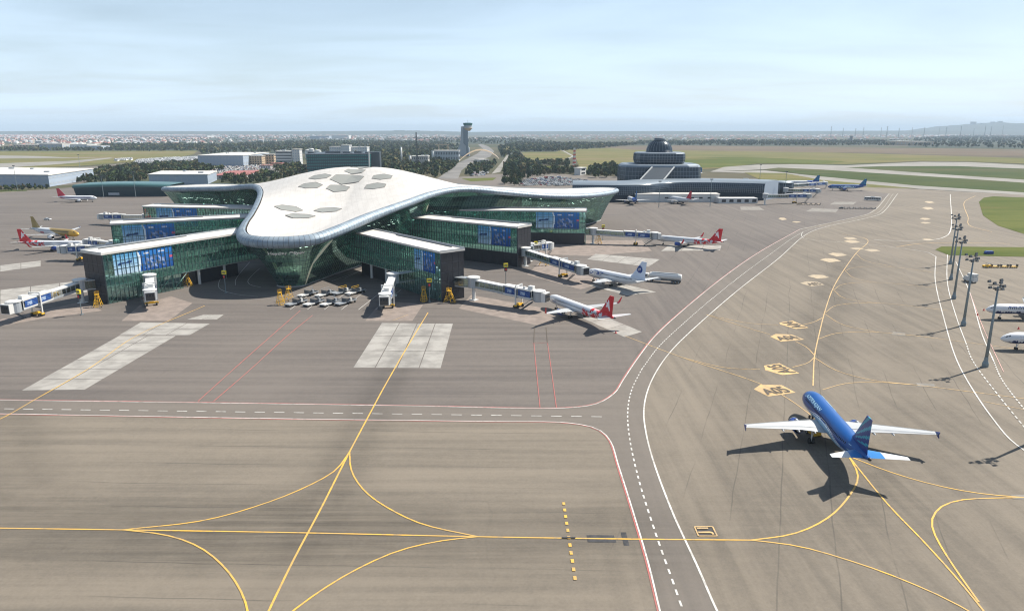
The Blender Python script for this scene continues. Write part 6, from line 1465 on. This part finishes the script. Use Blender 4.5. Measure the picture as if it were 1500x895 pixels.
FOREST = [  # pixel outline, trees, near ones first in line for individuals
    ('pine grove', [(112, 269), (122, 258), (150, 250), (210, 243.5), (290, 240), (300, 246), (330, 250), (262, 257), (216, 262), (210, 269)], 520, 'dark tree in the grove beside the green glass hall', 8),
    ('trees behind roof', [(318, 272), (330, 262), (420, 251), (446, 245), (450, 254), (420, 262), (380, 270)], 190, 'dark tree between the car park and the white terminal roof', 7),
    ('trees left of road', [(555, 247), (560, 238), (590, 233), (640, 238), (672, 239.5), (667, 247), (650, 257), (640, 262), (610, 258)], 430, 'dark tree on the slope beside the approach road', 8),
    ('trees right of road', [(676, 258), (690, 244), (716, 240), (728, 240), (718, 253), (700, 257)], 70, 'tree between the approach road and the path', 8),
    ('copse', [(737, 262), (738, 248), (748, 232), (760, 226), (768, 236), (790, 248), (800, 258), (770, 263)], 330, 'dark tree in the copse beside the car park', 9),
    ('hedge row', [(768, 245), (770, 240), (832, 239.5), (834, 244)], 70, 'tree in the hedge beside the dry field', 9), ('hedge row', [(778, 256), (784, 250), (846, 249), (846, 256)], 90, 'tree in the row behind the car park', 8),
    ('terminal trees', [(862, 261), (864, 250), (905, 246), (910, 261)], 80, 'dark tree beside the stepped old terminal', 10), ('lot trees', [(737, 271), (742, 266), (764, 265), (762, 273)], 20, 'tree at the corner of the car park', 7),
    ('hangar hedge', [(-60, 281), (-60, 277), (70, 275.5), (75, 278), (36, 280)], 60, 'bush in the hedge before the large hangar', 4.5),
    ('office trees', [(405, 254), (405, 244), (440, 244), (448, 252)], 60, 'tree beside the dark glass office', 8)]
FAR = [([(295, 226), (290, 214), (450, 207.5), (640, 209), (675, 216), (640, 224), (560, 232), (430, 225)], 1900, 10), ([(560, 240), (560, 226), (640, 222), (672, 222), (660, 236)], 420, 9), ([(735, 232), (730, 217), (760, 211), (940, 211.5), (890, 216.5), (815, 222), (762, 223)], 1500, 10), ([(930, 213), (935, 208), (1200, 206.5), (1340, 208), (1340, 213), (1100, 214)], 1300, 10), ([(1330, 216), (1340, 203), (1420, 199), (1600, 200), (1600, 219)], 2200, 11), ([(-60, 221.5), (-60, 218), (300, 218), (300, 222)], 420, 9), ([(150, 219), (150, 213), (300, 212), (300, 219)], 450, 10), ([(640, 209), (600, 203), (760, 203), (820, 210), (740, 212)], 420, 11), ([(0, 209), (0, 199), (300, 197), (560, 198), (640, 206), (300, 210)], 1500, 9)]
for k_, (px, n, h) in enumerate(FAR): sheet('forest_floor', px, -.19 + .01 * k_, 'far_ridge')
rnd = random.Random(3); cand = []; rest = []
for nm, px, n, lb, h in FOREST: cand += [(y, x, lb, h) for x, y in scatter(px, n, rnd, 4.0)]
rnd.shuffle(cand)
quota = {}
near = sorted(cand, key=lambda c: c[0]); pick = near[:230] + [c for c in near[230:] if c[2].startswith(('tree in', 'tree between', 'dark tree in the copse'))][:70]; pk = set(id(c) for c in pick)
for c in cand:
    if id(c) in pk:
        y, x, lb, h = c; cr, tr, kd = protos[rnd.randrange(7)]; s = h / 8 * rnd.uniform(.75, 1.25); o = empty('tree', (x, y, 0), rnd.uniform(0, 6.28), lb, 'tree', lb + ' group'); o.scale = (s * rnd.uniform(.9, 1.15), s * rnd.uniform(.9, 1.15), s)
        o['group'] = 'trees: ' + lb
        for nm, me in (('crown', cr), ('trunk', tr)): k = bpy.data.objects.new(nm, me); COL.objects.link(k); k.parent = o
    else: rest.append((c[1], c[0], c[3], 34))
for px, n, h in FAR: rest += [(x, y, h, 12) for x, y in scatter(px, n, rnd, 6.0)]
Qs, Cs = [], []
for (x, y, h, n) in rest:
    hh = h * rnd.uniform(.7, 1.25); Q = leaf_cloud(rg, n, hh, hh * .95, (1.35 if n == 34 else 2.6) * hh / 9, 0) + np.array([x, y, 0]); Qs.append(Q); Cs.append(np.array(TREEC[rnd.randrange(5)]) * rg.uniform(.7, 1.4, (n, 1)))
o = bpy.data.objects.new('woodland', quads_mesh('woodland', np.concatenate(Qs), np.concatenate(Cs), 'foliage')); COL.objects.link(o); tag(o, 'dark woodland belts and far tree rows behind the airport', 'woodland', kind='stuff')

# parked cars: rows in the car parks
slots = []
def lot(px, ang, row, pitch, lb, fill=.9, lift=0.0):
    P = [tuple(gp(*p)[:2]) for p in px]; cx, cy_ = sum(p[0] for p in P) / len(P), sum(p[1] for p in P) / len(P); d = np.array((math.cos(ang), math.sin(ang))); n = np.array((-d[1], d[0])); c0 = np.array((cx, cy_))
    for i in range(-60, 61):
        for j in range(-90, 91):
            q = c0 + n * (i // 2 * row + (i % 2) * 5.2) + d * j * pitch
            if in_poly(q[0], q[1], P) and rnd.random() < fill: slots.append((q[0] + rnd.uniform(-.2, .2), q[1] + rnd.uniform(-.3, .3), ang + math.pi / 2 + (math.pi if rnd.random() < .5 else 0) + rnd.uniform(-.04, .04), lb))
lot([(762, 272.5), (767, 264), (800, 260), (817, 259.5), (864, 265.5), (858, 273)], R(28), 17.5, 2.75, 'car in the wide car park before the old terminal', .85)
lot([(690, 258.5), (694, 253), (716, 250.5), (712, 257)], R(50), 18, 3.0, 'car in the small lot beside the approach road', .8)
lot([(277, 255), (284, 247), (330, 243), (418, 241), (420, 246), (365, 254)], R(8), 22, 3.0, 'car in the lot beyond the blue-grey warehouse', .6)
lot([(196, 240.5), (200, 236), (240, 233), (290, 231), (290, 236), (245, 240)], R(12), 26, 3.6, 'white car in the rows beside the far grass', .75)
lot([(166, 237), (168, 235), (194, 233), (194, 235.5)], R(12), 26, 4, 'white car in the rows beside the far grass', .7)
lot([(140, 248.5), (142, 246), (170, 244), (172, 247)], R(12), 22, 4, 'car in the short row beside the grove', .8)
slots.sort(key=lambda s_: s_[1]); spare = []
for k, (x, y, a, lb) in enumerate(slots):
    col = CARC[rnd.randrange(len(CARC))] if 'white' not in lb else (.78, .79, .8)
    if k < 300: car((x, y, .02), a, lb if 'car in' in lb else lb, col, 'cars: ' + lb)
    else: spare.append((x, y, a, col))
b = MB(); b.c = []
for (x, y, a, col) in spare:
    d = (math.cos(a), math.sin(a)); k0 = len(b.f)
    big_ = 1.0
    if col[0] > .775 and x < -300: big_ = 2.6
    for (dx, l, w, z0, z1_, c_) in ((0, 4.4, 1.8, .3, .95, col), (-.2, 2.6, 1.6, .95, 1.3, (.04, .045, .05)), (-.25, 1.9, 1.45, 1.3, 1.5, col)):
        b.box((x + d[0] * dx, y + d[1] * dx, (z0 + z1_) / 2 * big_), (l * (1 + .3 * (big_ - 1)), w * (1 + .3 * (big_ - 1)), (z1_ - z0) * big_), a); b.c += [c_] * 6
if spare: tag(b.build('far_parked_cars', 'plain_colour', kind='stuff'), 'mass of far parked cars in rows beyond the hangars', 'cars')

# houses of the city
HC = [((.58, .54, .49), (.36, .16, .13)), ((.48, .43, .36), (.38, .20, .16)), ((.68, .67, .65), (.52, .52, .52)), ((.38, .34, .29), (.22, .20, .19)), ((.52, .48, .42), (.27, .12, .10)), ((.36, .36, .37), (.36, .37, .39))]
def house_parts(b, w, d, h, wc, rc, x=0, y=0, a=0.0):
    co, si = math.cos(a), math.sin(a); f = lambda u, v, z: (x + u * co - v * si, y + u * si + v * co, z)
    q = [f(-w / 2, -d / 2, 0), f(w / 2, -d / 2, 0), f(w / 2, d / 2, 0), f(-w / 2, d / 2, 0)] + [f(-w / 2, -d / 2, h), f(w / 2, -d / 2, h), f(w / 2, d / 2, h), f(-w / 2, d / 2, h)]
    b.add(q, [(0, 1, 5, 4), (1, 2, 6, 5), (2, 3, 7, 6), (3, 0, 4, 7)]); b.c += [wc] * 4
    e = .5; r = [f(-w / 2 - e, -d / 2 - e, h), f(w / 2 + e, -d / 2 - e, h), f(w / 2 + e, d / 2 + e, h), f(-w / 2 - e, d / 2 + e, h), f(-w * .22, 0, h + d * .26), f(w * .22, 0, h + d * .26)]
    b.add(r, [(0, 1, 5, 4), (1, 2, 5), (2, 3, 4, 5), (3, 0, 4)]); b.c += [rc] * 4
hm = []
for k in range(6):
    wc, rc = HC[k]
    w, d, h = [(13, 11, 6), (15, 10, 4.5), (18, 12, 7), (11, 10, 4), (16, 12, 7), (22, 12, 8)][k]
    b = MB(); b.c = []; house_parts(b, w, d, h, wc, rc)
    bw = MB()
    for sgn in (-1, 1):
        for i in range(3): bw.box((-w * .3 + i * w * .3, sgn * d / 2, h * .55), (1.4, .12, 1.5))
    cy2 = MB(); cy2.box((w * .2, d * .15, h + d * .2), (.9, .9, 2.0))
    hm.append((b.mesh('house_shell', 'plain_colour'), bw.mesh('window', 'window_dark'), cy2.mesh('chimney', 'wall_tan')))
CITY = [([(-80, 217.5), (-80, 199), (140, 197.5), (300, 197.5), (302, 212), (160, 214), (150, 212)], 3000), ([(300, 211), (302, 198), (450, 197.5), (640, 198), (700, 200.5), (520, 206.5), (430, 207)], 800), ([(550, 206), (560, 202), (700, 203), (700, 206.5), (640, 208.5)], 120), ([(690, 203), (760, 197), (1100, 196.2), (1340, 196.5), (1420, 198.5), (1340, 203), (1330, 207), (1100, 206), (930, 207)], 2300), ([(1330, 202), (1340, 197), (1600, 197), (1600, 201)], 400)]
pts = []
for px, n in CITY: pts += scatter(px, n, rnd, 10.0)
pts.sort(key=lambda p: p[1] + abs(p[0]) * .05); b = MB(); b.c = []
for k, (x, y) in enumerate(pts):
    v = rnd.randrange(6); a = rnd.choice((0, 1.57)) + rnd.uniform(-.2, .2); s = rnd.uniform(.8, 1.25)
    if k < 290:
        o = empty('house', (x, y, -.25), a, None, 'house', 'houses at the edge of the city'); left = x < 0
        lb = {0: 'cream house with red roof', 1: 'tan house with brown-red roof', 2: 'white house with pale roof', 3: 'small tan house with dark roof', 4: 'white house with dark red roof', 5: 'wide grey house with pale roof'}[v] + (' at the edge of the left city' if left else ' on the right plain'); o['label'] = lb; o['group'] = 'houses: ' + lb; o.scale = (s, s, s)
        for nm, me in zip(('shell', 'window_row', 'chimney'), hm[v]): c = bpy.data.objects.new(nm, me); COL.objects.link(c); c.parent = o; c.update_tag(); (nm == 'window_row') and tag(c, kind='stuff')
    else:
        wc, rc = HC[v]; g_ = 1 + max(0, (y - 4000) / 9000); house_parts(b, rnd.uniform(10, 22) * g_, rnd.uniform(9, 13) * g_, rnd.uniform(4, 8), wc, rc, x, y, a)
tag(b.build('far_city', 'plain_colour', kind='stuff'), 'far city of small pale and red-roofed houses along the horizon', 'city')

# ------------------------------------------------------------------ haze
m_h = bpy.data.materials.new('haze_air'); m_h.use_nodes = True; hn = m_h.node_tree.nodes; hn.clear(); ho = hn.new('ShaderNodeOutputMaterial'); hv = hn.new('ShaderNodeVolumePrincipled')
hv.inputs['Color'].default_value = (.68, .84, 1.0, 1); hv.inputs['Density'].default_value = HAZE; hv.inputs['Anisotropy'].default_value = 0.0
m_h.node_tree.links.new(hv.outputs[0], ho.inputs['Volume']); M['haze_air'] = m_h
b = MB(); b.box((0, 0, 145), (84000, 84000, 330)); hz = b.build('haze', 'haze_air'); tag(hz, 'thin blue summer haze over the plain', 'haze', kind='stuff')
